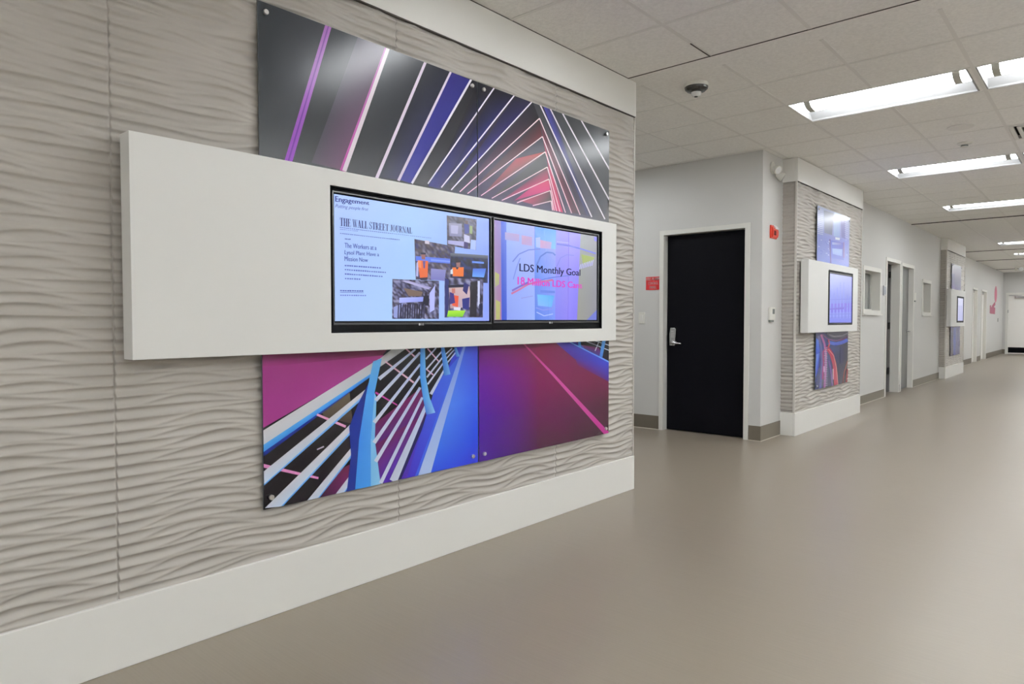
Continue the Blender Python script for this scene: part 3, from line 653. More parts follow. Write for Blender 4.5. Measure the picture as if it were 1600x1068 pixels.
SCR1 = [([164,190,250,158,194,248,170,206,250,170,200,250],[1690,1729,2110,1729,2106,1194,1683,1195]),
([158,194,248,140,166,255,140,160,255,170,206,250],[2110,1729,2639,1736,2632,1198,2106,1194]),
([14,14,60,60,80,84,84,104,110,110,140,50,46,60,90,80,90],[2334,1715,2545,1719,2540,1560,2336,1569],1),
([150,150,180,150,150,180,130,130,170,130,130,170],[2348,1679,2438,1685,2438,1620,2352,1615]),
([176,176,214],[2362,1670,2414,1672,2409,1631,2362,1630]),
([170,170,220,170,170,220,170,170,220,170,170,220],[2343,1594,2453,1597,2452,1572,2343,1577]),
([60,70,150],[2453,1687,2487,1687,2490,1642,2458,1635]),
([90,70,70],[2463,1704,2482,1704,2480,1686,2463,1686]),
([196,196,230],[2453,1635,2492,1628,2497,1593,2453,1597]),
([60,50,110],[2453,1597,2482,1594,2480,1562,2452,1562]),
([170,190,250],[2502,1611,2540,1611,2538,1561,2497,1562]),
([150,170,120],[2494,1681,2514,1681,2512,1640,2492,1642]),
([18,15,70,64,84,100,96,120,130,124,150,54,46,64,86,76,84,60,60,110],[2126,1581,2390,1567,2375,1396,2133,1392],1),
([90,120,230,90,120,230,90,120,230,90,120,230],[2134,1502,2356,1504,2356,1480,2134,1479]),
([120,150,250],[2229,1495,2356,1494,2356,1486,2229,1485]),
([140,140,200,140,140,200,120,120,190,120,120,190],[2229,1449,2328,1448,2319,1393,2228,1396]),
([200,190,210],[2191,1581,2219,1580,2219,1564,2191,1565]),
([180,180,230],[2138,1470,2151,1480,2148,1406,2135,1408]),
([230,110,60],[2146,1483,2211,1484,2207,1406,2159,1401]),
([240,140,90],[2146,1483,2168,1481,2168,1446,2149,1451]),
([110,90,140],[2176,1482,2195,1483,2190,1447,2181,1448]),
([150,100,100],[2168,1516,2194,1516,2192,1489,2170,1490]),
([40,36,60],[2166,1521,2196,1522,2196,1513,2166,1512]),
([40,36,60],[2159,1401,2207,1406,2202,1392,2163,1390]),
([14,10,30,36,70,36,40,60,44,56,110,24,24,40],[2361,1533,2630,1540,2626,1395,2356,1395],1),
([110,116,130,110,116,130,70,76,96,70,76,96],[2357,1532,2630,1540,2629,1522,2357,1516]),
([110,150,240,110,150,240,110,150,240,110,150,240],[2510,1503,2598,1504,2598,1494,2510,1493]),
([70,110,220,70,110,220,100,160,250,100,160,250],[2516,1465,2614,1471,2598,1423,2511,1423]),
([36,36,80],[2361,1463,2452,1468,2454,1434,2358,1429]),
([236,120,50],[2370,1462,2450,1468,2448,1421,2373,1419]),
([210,220,230],[2358,1448,2373,1457,2375,1430,2358,1429]),
([150,110,110],[2396,1494,2427,1496,2423,1467,2400,1465]),
([30,26,40],[2392,1499,2429,1502,2429,1491,2392,1487]),
([30,30,60],[2394,1465,2415,1466,2408,1455,2399,1454]),
([22,18,44,40,60,60,60,90,90,90,130,120,120,160,36,32,44,70,60,70,150,150,190],[1994,1388,2282,1392,2279,1207,1991,1207],1),
([190,186,230,170,166,210,150,146,200,180,176,220],[2042,1382,2091,1384,2233,1358,2210,1348]),
([120,100,90],[2058,1350,2175,1335,2167,1315,2090,1313]),
([176,186,250,150,160,240,140,150,230,170,180,250],[2033,1304,2193,1312,2175,1289,2033,1280]),
([180,186,250,180,186,250,180,186,250,180,186,250],[2219,1330,2255,1371,2250,1251,2220,1237]),
([30,28,46],[2180,1315,2215,1320,2214,1270,2175,1270]),
([40,30,50],[2188,1332,2202,1334,2203,1316,2187,1316]),
([150,160,220,150,160,220,150,160,220,150,160,220],[2001,1261,2057,1280,2024,1210,2000,1213]),
([60,60,90],[2025,1274,2033,1275,2029,1210,2021,1210]),
([40,36,60],[2038,1274,2047,1275,2043,1210,2035,1210]),
([60,60,90],[2052,1274,2060,1275,2057,1210,2049,1210]),
([40,36,60],[2066,1274,2074,1276,2071,1210,2062,1210]),
([40,36,60],[2080,1274,2089,1276,2085,1210,2077,1210]),
([40,36,60],[2094,1275,2103,1276,2099,1210,2091,1210]),
([60,60,90],[2109,1275,2117,1276,2113,1210,2105,1210]),
([40,36,60],[2123,1275,2131,1277,2128,1211,2119,1210]),
([40,36,60],[2137,1275,2146,1277,2142,1211,2134,1211]),
([40,36,60],[2152,1276,2160,1277,2157,1211,2148,1211]),
([40,36,60],[2166,1276,2175,1277,2171,1211,2163,1211]),
([60,60,90],[2181,1276,2190,1278,2186,1211,2177,1211]),
([16,14,44,40,60,60,60,90,90,90,130,120,120,160,36,32,44,70,60,70,150,150,190],[2317,1410,2593,1412,2588,1215,2316,1214],1),
([200,170,170,210,180,180,190,170,190,180,150,160],[2346,1361,2491,1373,2501,1268,2355,1259]),
([40,44,110],[2319,1407,2347,1401,2341,1218,2320,1218]),
([24,24,50],[2342,1374,2481,1383,2476,1369,2342,1360]),
([36,40,130],[2437,1308,2491,1317,2486,1253,2441,1260]),
([40,40,110],[2452,1392,2486,1379,2471,1330,2442,1350]),
([230,90,60],[2360,1327,2413,1322,2408,1266,2369,1273]),
([60,50,130],[2351,1340,2379,1334,2389,1287,2351,1279]),
([190,120,110],[2365,1358,2389,1359,2389,1335,2367,1334]),
([26,22,36],[2496,1394,2547,1403,2541,1218,2491,1218]),
([180,240,60,170,230,60,120,200,50,130,210,50],[2341,1248,2461,1250,2441,1218,2332,1218]),
([220,220,240],[2379,1266,2427,1265,2424,1249,2379,1252]),
([200,206,240],[2550,1403,2567,1404,2564,1276,2551,1275]),
([20,20,60],[2560,1283,2586,1290,2586,1233,2559,1218]),
([96,110,190],[1713,1595,1721,1595,1721,1592,1713,1592]),
([96,110,190],[1723,1595,1731,1595,1731,1592,1723,1592]),
([96,110,190],[1733,1595,1741,1595,1741,1592,1733,1592]),
([96,110,190],[1743,1595,1752,1595,1752,1592,1743,1592]),
([96,110,190],[1753,1595,1761,1595,1761,1592,1753,1592]),
([96,110,190],[1764,1595,1770,1595,1770,1592,1764,1592]),
([96,110,190],[1774,1595,1782,1595,1781,1592,1774,1592]),
([96,110,190],[1784,1595,1792,1595,1792,1592,1784,1592]),
([96,110,190],[1795,1595,1804,1595,1804,1592,1795,1592]),
([96,110,190],[1805,1595,1813,1595,1813,1592,1805,1592]),
([96,110,190],[1816,1595,1825,1595,1825,1592,1816,1592]),
([96,110,190],[1826,1595,1835,1595,1835,1592,1826,1592]),
([96,110,190],[1837,1595,1845,1595,1845,1592,1837,1592]),
([96,110,190],[1847,1595,1856,1595,1856,1592,1847,1592]),
([96,110,190],[1858,1595,1866,1595,1866,1592,1858,1592]),
([96,110,190],[1869,1595,1877,1595,1877,1592,1869,1592]),
([96,110,190],[1880,1595,1888,1595,1888,1592,1880,1592]),
([96,110,190],[1891,1595,1899,1595,1899,1592,1891,1592]),
([96,110,190],[1901,1595,1909,1595,1909,1592,1901,1592]),
([96,110,190],[1912,1595,1922,1595,1922,1592,1912,1592]),
([96,110,190],[1924,1595,1932,1595,1932,1592,1924,1592]),
([96,110,190],[1935,1595,1944,1595,1944,1592,1935,1592]),
([96,110,190],[1946,1595,1955,1595,1955,1592,1946,1592]),
([96,110,190],[1957,1595,1965,1595,1965,1592,1957,1592]),
([96,110,190],[1968,1595,1977,1595,1977,1592,1968,1592]),
([96,110,190],[1980,1595,1988,1595,1988,1592,1980,1592]),
([96,110,190],[1991,1595,2000,1595,2000,1593,1991,1592]),
([96,110,190],[2003,1595,2011,1595,2011,1593,2003,1593]),
([96,110,190],[2014,1595,2022,1595,2022,1593,2014,1593]),
([96,110,190],[2026,1595,2035,1595,2035,1593,2026,1593]),
([96,110,190],[2038,1595,2045,1595,2045,1593,2038,1593]),
([96,110,190],[2049,1595,2059,1595,2059,1593,2049,1593]),
([96,110,190],[2061,1595,2071,1595,2071,1593,2061,1593]),
([96,110,190],[2073,1595,2083,1595,2083,1593,2073,1593]),
([96,110,190],[2085,1595,2093,1595,2093,1593,2085,1593]),
([96,110,190],[2097,1595,2107,1595,2107,1593,2097,1593]),
([96,110,190],[2109,1595,2119,1595,2119,1593,2109,1593]),
([96,110,190],[2121,1595,2131,1595,2131,1593,2121,1593]),
([96,110,190],[2134,1595,2143,1595,2143,1593,2134,1593]),
([96,110,190],[2146,1595,2155,1595,2155,1593,2146,1593]),
([96,110,190],[2158,1595,2167,1595,2167,1593,2158,1593]),
([96,110,190],[2171,1595,2181,1595,2181,1593,2171,1593]),
([96,110,190],[2183,1595,2193,1595,2193,1593,2183,1593]),
([96,110,190],[2196,1595,2206,1595,2206,1593,2196,1593]),
([96,110,190],[2208,1595,2219,1595,2219,1593,2208,1593]),
([96,110,190],[2221,1595,2230,1595,2230,1593,2221,1593]),
([110,124,200],[1713,1586,1721,1587,1721,1584,1713,1584]),
([110,124,200],[1723,1587,1730,1587,1730,1584,1723,1584]),
([110,124,200],[1733,1587,1742,1587,1742,1585,1733,1584]),
([110,124,200],[1744,1587,1751,1587,1751,1585,1744,1585]),
([110,124,200],[1754,1587,1761,1587,1761,1585,1754,1585]),
([110,124,200],[1764,1587,1771,1587,1771,1585,1764,1585]),
([110,124,200],[1775,1587,1783,1587,1783,1585,1775,1585]),
([110,124,200],[1785,1587,1793,1588,1793,1585,1785,1585]),
([110,124,200],[1796,1588,1804,1588,1804,1585,1796,1585]),
([84,96,180],[1713,1570,1720,1570,1720,1567,1713,1567]),
([84,96,180],[1723,1570,1732,1570,1732,1567,1723,1567]),
([84,96,180],[1733,1570,1742,1570,1742,1567,1733,1567]),
([84,96,180],[1743,1570,1752,1570,1751,1567,1743,1567]),
([84,96,180],[1753,1570,1761,1570,1761,1567,1753,1567]),
([84,96,180],[1764,1570,1773,1570,1773,1567,1764,1567]),
([84,96,180],[1774,1570,1781,1570,1781,1567,1774,1567]),
([84,96,180],[1784,1570,1793,1570,1793,1567,1784,1567]),
([84,96,180],[1795,1570,1803,1570,1803,1567,1795,1567]),
([84,96,180],[1805,1570,1813,1570,1813,1567,1805,1567]),
([84,96,180],[1816,1570,1824,1570,1824,1567,1816,1567]),
([84,96,180],[1826,1570,1834,1570,1834,1567,1826,1567]),
([84,96,180],[1837,1570,1844,1570,1844,1567,1837,1567]),
([84,96,180],[1848,1570,1856,1570,1856,1567,1848,1567]),
([84,96,180],[1859,1570,1866,1570,1866,1567,1859,1567]),
([84,96,180],[1869,1570,1878,1570,1878,1567,1869,1567]),
([84,96,180],[1880,1570,1888,1570,1888,1567,1880,1567]),
([84,96,180],[1891,1570,1900,1570,1900,1567,1891,1567]),
([84,96,180],[1902,1570,1911,1570,1911,1567,1902,1567]),
([84,96,180],[1913,1570,1922,1570,1922,1567,1913,1567]),
([84,96,180],[1924,1570,1932,1570,1932,1567,1924,1567]),
([84,96,180],[1936,1570,1944,1570,1944,1567,1936,1567]),
([84,96,180],[1947,1570,1954,1570,1954,1567,1947,1567]),
([84,96,180],[1958,1570,1967,1570,1967,1567,1958,1567]),
([84,96,180],[1969,1570,1979,1570,1979,1567,1969,1567]),
([84,96,180],[1981,1571,1990,1571,1990,1567,1981,1567]),
([84,96,180],[1992,1571,2002,1571,2002,1567,1992,1567]),
([84,96,180],[2004,1571,2014,1571,2014,1567,2004,1567]),
([84,96,180],[2016,1571,2025,1571,2025,1568,2016,1567]),
([84,96,180],[2027,1571,2036,1571,2036,1568,2027,1568]),
([70,80,160],[1737,1549,1743,1549,1743,1545,1737,1545]),
([70,80,160],[1744,1549,1750,1549,1750,1545,1744,1545]),
([70,80,160],[1752,1549,1758,1549,1758,1545,1752,1545]),
([70,80,160],[1760,1550,1766,1550,1766,1546,1759,1545]),
([90,104,190],[1735,1436,1744,1437,1744,1431,1735,1431]),
([90,104,190],[1747,1437,1756,1437,1756,1431,1747,1431]),
([90,104,190],[1758,1437,1768,1437,1768,1431,1758,1431]),
([90,104,190],[1770,1437,1778,1437,1778,1431,1770,1431]),
([90,104,190],[1782,1437,1792,1437,1792,1431,1782,1431]),
([90,104,190],[1794,1437,1801,1437,1801,1431,1794,1431]),
([90,104,190],[1806,1437,1816,1437,1816,1431,1806,1431]),
([90,104,190],[1818,1437,1827,1437,1827,1431,1818,1431]),
([90,104,190],[1830,1437,1840,1437,1840,1431,1830,1431]),
([90,104,190],[1842,1437,1851,1437,1851,1431,1842,1431]),
([90,104,190],[1855,1437,1863,1437,1863,1431,1855,1431]),
([90,104,190],[1867,1437,1876,1437,1876,1431,1867,1431]),
([90,104,190],[1879,1437,1890,1437,1890,1431,1879,1431]),
([90,104,190],[1892,1437,1900,1437,1900,1431,1892,1431]),
([90,104,190],[1904,1437,1912,1437,1912,1431,1904,1431]),
([90,104,190],[1917,1437,1926,1437,1926,1431,1917,1431]),
([90,104,190],[1735,1419,1742,1419,1742,1414,1735,1414]),
([90,104,190],[1746,1419,1754,1419,1754,1414,1746,1414]),
([90,104,190],[1757,1419,1764,1419,1764,1413,1757,1414]),
([90,104,190],[1769,1419,1775,1419,1775,1413,1769,1413]),
([90,104,190],[1780,1419,1788,1419,1788,1413,1780,1413]),
([90,104,190],[1792,1419,1800,1419,1800,1413,1791,1413]),
([90,104,190],[1803,1419,1812,1419,1812,1413,1803,1413]),
([90,104,190],[1815,1419,1823,1419,1823,1413,1815,1413]),
([90,104,190],[1826,1419,1835,1419,1835,1413,1826,1413]),
([90,104,190],[1838,1419,1847,1419,1847,1413,1838,1413]),
([90,104,190],[1850,1419,1859,1418,1859,1413,1850,1413]),
([90,104,190],[1862,1418,1869,1418,1869,1413,1862,1413]),
([90,104,190],[1874,1418,1882,1418,1882,1413,1874,1413]),
([90,104,190],[1886,1418,1896,1418,1895,1413,1886,1413]),
([90,104,190],[1898,1418,1906,1418,1906,1413,1898,1413]),
([90,104,190],[1910,1418,1920,1418,1920,1413,1910,1413]),
([90,104,190],[1922,1418,1931,1418,1931,1413,1922,1413]),
([90,104,190],[1934,1418,1943,1418,1943,1413,1934,1413]),
([90,104,190],[1947,1418,1954,1418,1954,1413,1947,1413]),
([90,104,190],[1735,1401,1743,1401,1743,1395,1735,1395]),
([90,104,190],[1746,1401,1756,1401,1756,1395,1746,1395]),
([90,104,190],[1758,1401,1767,1400,1767,1395,1758,1395]),
([90,104,190],[1769,1400,1778,1400,1778,1395,1769,1395]),
([90,104,190],[1781,1400,1789,1400,1789,1395,1781,1395]),
([90,104,190],[1793,1400,1800,1400,1800,1395,1793,1395]),
([90,104,190],[1804,1400,1813,1400,1813,1395,1804,1395]),
([90,104,190],[1816,1400,1825,1400,1825,1395,1816,1395]),
([90,104,190],[1828,1400,1838,1400,1838,1394,1828,1395]),
([90,104,190],[1840,1400,1849,1400,1849,1394,1840,1394]),
([90,104,190],[1852,1400,1859,1400,1859,1394,1852,1394]),
([90,104,190],[1864,1400,1873,1400,1873,1394,1864,1394]),
([90,104,190],[1877,1400,1886,1400,1886,1394,1877,1394]),
([90,104,190],[1889,1399,1899,1399,1899,1394,1889,1394]),
([90,104,190],[1901,1399,1909,1399,1909,1394,1901,1394]),
([90,104,190],[1914,1399,1922,1399,1922,1394,1914,1394]),
([90,104,190],[1926,1399,1935,1399,1935,1394,1926,1394]),
([90,104,190],[1735,1381,1742,1381,1742,1376,1735,1376]),
([90,104,190],[1746,1381,1755,1381,1755,1376,1746,1376]),
([90,104,190],[1758,1381,1768,1381,1768,1376,1758,1376]),
([90,104,190],[1770,1381,1777,1382,1777,1376,1770,1376]),
([90,104,190],[1782,1382,1791,1382,1791,1376,1782,1376]),
([90,104,190],[1794,1382,1802,1382,1802,1376,1794,1376]),
([90,104,190],[1806,1382,1814,1382,1814,1376,1806,1376]),
([84,96,180],[1710,1329,1719,1329,1719,1324,1710,1324]),
([84,96,180],[1722,1329,1732,1329,1732,1324,1722,1324]),
([84,96,180],[1734,1329,1743,1329,1743,1324,1734,1324]),
([84,96,180],[1746,1329,1757,1330,1756,1324,1746,1324]),
([84,96,180],[1758,1330,1767,1330,1767,1324,1758,1324]),
([84,96,180],[1770,1330,1780,1330,1780,1325,1770,1325]),
([84,96,180],[1782,1330,1791,1330,1791,1325,1782,1325]),
([84,96,180],[1794,1330,1805,1330,1805,1325,1794,1325]),
([84,96,180],[1807,1330,1817,1331,1817,1325,1807,1325]),
([84,96,180],[1819,1331,1829,1331,1829,1325,1819,1325]),
([90,100,190],[1710,1320,1831,1322,1831,1320,1710,1318]),
([110,124,210],[1710,1309,1718,1309,1718,1304,1710,1304]),
([110,124,210],[1721,1309,1729,1309,1729,1304,1721,1304]),
([110,124,210],[1732,1309,1740,1310,1740,1304,1732,1304]),
([110,124,210],[1744,1310,1751,1310,1751,1305,1744,1304]),
([110,124,210],[1755,1310,1762,1310,1762,1305,1755,1305]),
([110,124,210],[1766,1310,1775,1310,1775,1305,1766,1305]),
([110,124,210],[1778,1310,1787,1311,1787,1305,1778,1305]),
([110,124,210],[1789,1311,1798,1311,1798,1305,1789,1305]),
([110,124,210],[1801,1311,1808,1311,1808,1306,1801,1305]),
([110,124,210],[1812,1311,1821,1311,1821,1306,1812,1306]),
([110,124,210],[1824,1311,1832,1311,1832,1306,1824,1306]),
([110,124,210],[1836,1311,1843,1312,1843,1306,1836,1306]),]
SCR2 = [([130,130,230,150,156,236,120,130,226,130,140,230],[2676,1734,3031,1731,3031,1202,2674,1202]),
([150,150,240,150,150,210,140,140,200,140,140,240],[3031,1731,3643,1738,3639,1202,3031,1202]),
([150,120,190,140,130,200,170,110,150,170,150,160],[2678,1730,2731,1729,2734,1202,2676,1202]),
([180,180,110,180,180,110,170,170,130,170,170,130],[2683,1457,2717,1445,2716,1392,2685,1377]),
([180,180,110,180,180,110,180,180,110,180,180,110],[2689,1310,2724,1298,2722,1204,2690,1204]),
([70,100,220,100,130,230,60,90,210,50,80,200],[2731,1729,2782,1729,2777,1202,2736,1202]),
([150,176,250,160,170,246,150,176,250,140,160,240],[2774,1728,3014,1730,3018,1202,2777,1202]),
([90,150,240,90,160,240,130,190,246,110,160,240],[3014,1730,3213,1729,3209,1617,3015,1616]),
([110,150,240,150,160,250,120,150,246,90,130,230],[3015,1616,3209,1617,3205,1202,3018,1202]),
([150,150,250,150,140,240,140,130,240,130,130,240],[3213,1729,3345,1730,3334,1202,3205,1202]),
([156,150,255,150,140,250,130,120,240,140,130,246],[3345,1730,3459,1730,3424,1202,3334,1202]),
([150,156,160,140,140,150,140,140,150,150,150,140],[3459,1730,3643,1737,3642,1202,3424,1202]),
([120,120,220,120,120,220,130,130,230,130,130,230],[3601,1726,3643,1727,3642,1698,3608,1699]),
([110,120,210,110,120,210,110,120,210,110,120,210],[3528,1202,3641,1268,3642,1202]),
([150,170,80,150,170,80,160,170,100,160,170,100],[3466,1606,3609,1597,3595,1568,3486,1538]),
([170,160,210,176,150,200,160,150,210,160,160,220],[2763,1674,2880,1673,2880,1633,2763,1633]),
([190,150,190,180,150,200,170,150,210,180,150,200],[2901,1670,2992,1668,2992,1618,2901,1620]),
([200,150,190,180,160,210,170,160,220,190,150,200],[3059,1659,3170,1654,3164,1614,3065,1613]),
([160,180,250,160,180,250,160,180,250,160,180,250],[3023,1667,3065,1674,3065,1613,3027,1614]),
([110,130,220],[2821,1521,2873,1566,2882,1562,2829,1517]),
([110,130,220],[2875,1567,2962,1598,2966,1592,2880,1561]),
([110,130,220],[2964,1598,3065,1610,3065,1603,2964,1591]),
([90,120,210],[3025,1512,3059,1564,3072,1562,3037,1510]),
([90,120,210],[3061,1566,3119,1596,3127,1589,3069,1560]),
([90,120,210],[3124,1597,3183,1598,3181,1589,3122,1588]),
([90,120,210],[3187,1597,3211,1584,3201,1577,3177,1590]),
([130,130,230],[3214,1516,3251,1570,3260,1568,3223,1514]),
([130,130,230],[3253,1571,3315,1594,3319,1589,3257,1566]),
([130,130,230],[3318,1595,3394,1596,3393,1590,3317,1589]),
([100,110,220],[3219,1653,3344,1651,3341,1642,3217,1644]),
([100,110,220],[3344,1651,3474,1642,3470,1633,3340,1642]),
([100,110,220],[3475,1642,3625,1626,3620,1617,3470,1633]),
([170,170,250],[3219,1665,3343,1667,3342,1661,3218,1659]),
([120,140,230],[2892,1543,2860,1486,2852,1487,2884,1545]),
([120,140,230],[2860,1486,2834,1423,2826,1424,2852,1487]),
([120,100,200],[2816,1366,2874,1388,2881,1380,2823,1357]),
([120,100,200],[2874,1388,2950,1416,2957,1407,2881,1380]),
([196,110,160],[2810,1349,2874,1373,2881,1364,2818,1340]),
([196,110,160],[2873,1373,2949,1405,2957,1396,2882,1364]),
([196,110,160],[2951,1406,3052,1424,3056,1414,2955,1396]),
([196,110,160],[3053,1424,3181,1441,3184,1430,3055,1414]),
([100,120,220],[3030,1421,3110,1442,3113,1437,3033,1416]),
([100,120,220],[3111,1442,3218,1458,3219,1453,3112,1437]),
([100,120,220],[3218,1458,3394,1478,3395,1472,3219,1453]),
([110,190,246,90,170,240,110,180,246,130,180,250],[3037,1347,3195,1344,3171,1277,3043,1283]),
([100,130,230,100,130,230,100,130,230,100,130,230],[3065,1373,3201,1372,3201,1359,3065,1358]),
([130,150,240],[3028,1275,3091,1261,3087,1255,3024,1268]),
([130,150,240],[3088,1262,3170,1270,3172,1263,3089,1254]),
([130,150,240],[3166,1268,3196,1294,3206,1290,3176,1264]),
([170,190,250],[3033,1249,3102,1228,3098,1223,3029,1244]),
([170,190,250],[3099,1228,3182,1240,3184,1234,3101,1223]),
([100,120,230],[3016,1730,3019,1202,3016,1202,3012,1730]),
([120,110,230],[3339,1728,3333,1202,3329,1202,3335,1728]),
([140,140,220],[2896,1324,2953,1332,2954,1329,2897,1320]),
([140,140,220],[2953,1332,2999,1339,3000,1336,2954,1329]),
([180,180,240],[3443,1513,3458,1545,3466,1544,3450,1512]),
([180,180,240],[3461,1517,3477,1550,3484,1549,3469,1516]),
([180,180,240],[3480,1521,3495,1555,3503,1554,3487,1520]),
([180,180,240],[3498,1525,3514,1560,3522,1559,3506,1524]),
([180,180,240],[3517,1529,3533,1565,3541,1564,3525,1529]),
([180,180,240],[3536,1534,3552,1570,3560,1569,3544,1533]),
([180,180,240],[3555,1538,3572,1575,3580,1574,3563,1537]),
([180,180,240],[3574,1542,3591,1580,3599,1580,3582,1541]),]
SCR3 = [([136,146,220,140,146,214,120,130,226,120,130,230],[8009,1715,8883,1719,8881,1180,8011,1182]),
([124,110,220,130,110,220,120,110,226,110,104,220],[8008,1380,8888,1407,8886,1299,8013,1281]),
([120,132,222,146,156,240,146,156,240,120,132,222],[8094,1532,8095,1222,8050,1222,8049,1530]),
([120,132,222,146,156,240,146,156,240,120,132,222],[8220,1505,8220,1222,8174,1222,8174,1504]),
([120,132,222,146,156,240,146,156,240,120,132,222],[8344,1570,8347,1222,8300,1222,8297,1569]),
([120,132,222,146,156,240,146,156,240,120,132,222],[8464,1637,8471,1222,8422,1222,8416,1635]),
([120,132,222,146,156,240,146,156,240,120,132,222],[8591,1642,8597,1223,8548,1223,8541,1640]),
([120,132,222,146,156,240,146,156,240,120,132,222],[8742,1500,8741,1223,8691,1223,8691,1498]),
([120,132,222,146,156,240,146,156,240,120,132,222],[8854,1481,8852,1223,8800,1223,8802,1480]),
([116,122,218],[8012,1428,8873,1456,8874,1449,8013,1422]),
([116,122,218],[8016,1344,8878,1364,8879,1358,8017,1338]),
([116,122,218],[8019,1264,8883,1278,8884,1272,8020,1258]),
([116,122,218],[8021,1230,8885,1241,8886,1234,8022,1224]),
([112,100,212,112,100,212,112,100,212,112,100,212],[8004,1326,8580,1349,8581,1326,8005,1313]),]
SCR4 = [([196,200,224,190,190,220,170,174,216,180,184,220],[16916,1689,17628,1670,17651,1165,16943,1157]),
([150,150,200],[17034,1505,17072,1187,17018,1187,16982,1504]),
([150,150,200],[17159,1507,17197,1187,17143,1187,17106,1506]),
([150,150,200],[17286,1509,17324,1187,17269,1187,17231,1508]),
([150,150,200],[17414,1511,17452,1187,17397,1187,17359,1510]),
([150,150,200],[17543,1513,17583,1187,17527,1187,17488,1512]),]
TXT1 = [('Engagement', 'b', (30, 30, 120), [(1689, 1722), (1865, 1723), (1865, 1701), (1689, 1691)]), ('Putting people first', 'i', (50, 56, 150), [(1689, 1689), (1859, 1693), (1859, 1676), (1689, 1669)]), ('THE WALL STREET JOURNAL', 'didone', (30, 36, 110), [(1711, 1635), (2108, 1632), (2108, 1603), (1711, 1599)]), ('The Workers at a', 's', (60, 70, 160), [(1734, 1530), (1902, 1532), (1902, 1512), (1734, 1509)]), ('Lysol Plant Have a', 's', (60, 70, 160), [(1734, 1499), (1916, 1501), (1916, 1480), (1733, 1476)]), ('Mission Now', 's', (60, 70, 160), [(1733, 1473), (1855, 1473), (1855, 1456), (1733, 1453)])]
TXT2 = [('LDS Monthly Goal', 'b', (24, 22, 70), [(2880, 1514), (3458, 1511), (3456, 1460), (2880, 1457)]), ('18 Million LDS Cans', 'b', (222, 60, 190), [(2865, 1440), (3477, 1432), (3474, 1396), (2865, 1396)])]
# ================================================================ the setting
H = 2.864                                        # ceiling height
XR = 3.1                                         # the opposite wall, out of frame
def S_(g, name, m, **k): return struct(g.out(name, m, **k))
S_(G().box(-10.2, XR + .2, -13.2, 29.9, -.12, 0), 'floor', M['floor'])
S_(G().box(XR, XR + .15, -13.2, 29.9, 0, 3.1), 'wall_right', M['white_wall'])
S_(G().box(-10.2, XR, -13.35, -13.2, 0, 3.1), 'wall_back', M['white_wall'])
# far wall with the pale door
S_(G().holed('y', 29.6, 29.75, -3.2, XR, 0, 3.1, [(-2.83, -1.81, -1, 2.11)]), 'wall_far', M['paint'])
# ceiling with real openings for the troffers
LX = [(-1.945, -.765), (-.725, .455), (.95, 2.13)]
LY = [-9.79, -6.74, -3.69, -.60, 2.52, 5.452, 8.54, 11.80, 18.15, 21.35, 24.95, 27.95]  # the rows behind the viewer are added for their light
SIDE_FILL = [(-4.99, -3.81), (-8.04, -6.86)]          # unseen lamps added to brighten the side corridor
def lamps(y):                                    # two or three lamps to a row; the row beside the viewer is spaced wider
    return [LX[0], LX[2]] if y == 2.52 else [LX[2]] if y == -.60 else LX[:2] if y > 5 else LX
holes = [(x0, x1, y, y + .585) for y in LY for x0, x1 in lamps(y)] + [(x0, x1, 5.152, 5.737) for x0, x1 in SIDE_FILL] 
vent_hole = (-.70, -.16, 7.30, 7.84)
S_(G().holed('z', H, H + .03, -10.2, XR, -13.2, 29.75, holes + [vent_hole]), 'ceiling', M['tile'])
S_(G().box(-10.2, XR, -13.2, 29.75, H + .35, H + .4), 'ceiling_slab', M['dark'])
# T-bars of the ceiling, and the flat band between the two fields
gx = [-2.552 + .606 * k for k in range(-12, 10)]
bars = G()
def bar_y(x, y0, y1):                            # a bar that runs along the corridor, broken at lamps
    segs = [(y0, y1)]
    for h in holes + [vent_hole]:
        if h[0] < x < h[1]: segs = [s for a, b in segs for s in ((a, min(b, h[2])), (max(a, h[3]), b)) if s[1] > s[0]]
    for a, b in segs: bars.box(x - .012, x + .012, a, b, H - .0018, H + .002)
def bar_x(y, x0, x1):
    segs = [(x0, x1)]
    for h in holes + [vent_hole]:
        if h[2] < y < h[3]: segs = [s for a, b in segs for s in ((a, min(b, h[0])), (max(a, h[1]), b)) if s[1] > s[0]]
    for a, b in segs: bars.box(a, b, y - .012, y + .012, H - .0022, H + .002)
WL = -2.552                                      # near column face line
for x in gx:
    if x > WL + .1: bar_y(x, -13.2, 4.115)
    if x > -10: bar_y(x, 4.315, 6.70 if x < -2.65 else (7.2 if x < -2.5 else 13.58))
    if x > -2.5:
        for a, b in ((13.60, 19.93), (19.95, 23.19), (23.21, 27.55), (27.6, 29.6)): bar_y(x - .02 * (a - 10) * .6, a, b)
for k in range(0, 29): bar_x(4.115 - .6096 * k - .0, WL, XR) if k else None
for y in [4.84, 5.44, 6.05, 6.66]: bar_x(y, -10.1, XR)
for y in [7.272, 7.88, 8.505, 9.14, 9.81, 10.47, 11.13, 11.785, 12.40, 12.98]: bar_x(y, -2.60 if y < 9.7 else -2.68, XR)
S_(bars, 'trim_1', M['grid'], fix=False)
dark = G()  # dark-coloured strips stand in for the shadow lines at ceiling joints
dark.box(WL, XR, 4.116, 4.124, H - .003, H + .002)          # dark strip for the shadow gap that closes the near field
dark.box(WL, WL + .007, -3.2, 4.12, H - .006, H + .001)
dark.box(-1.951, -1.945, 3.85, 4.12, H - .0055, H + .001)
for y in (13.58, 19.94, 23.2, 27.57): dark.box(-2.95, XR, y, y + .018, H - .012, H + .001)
S_(dark, 'trim_2', M['gap_shade'], fix=False)

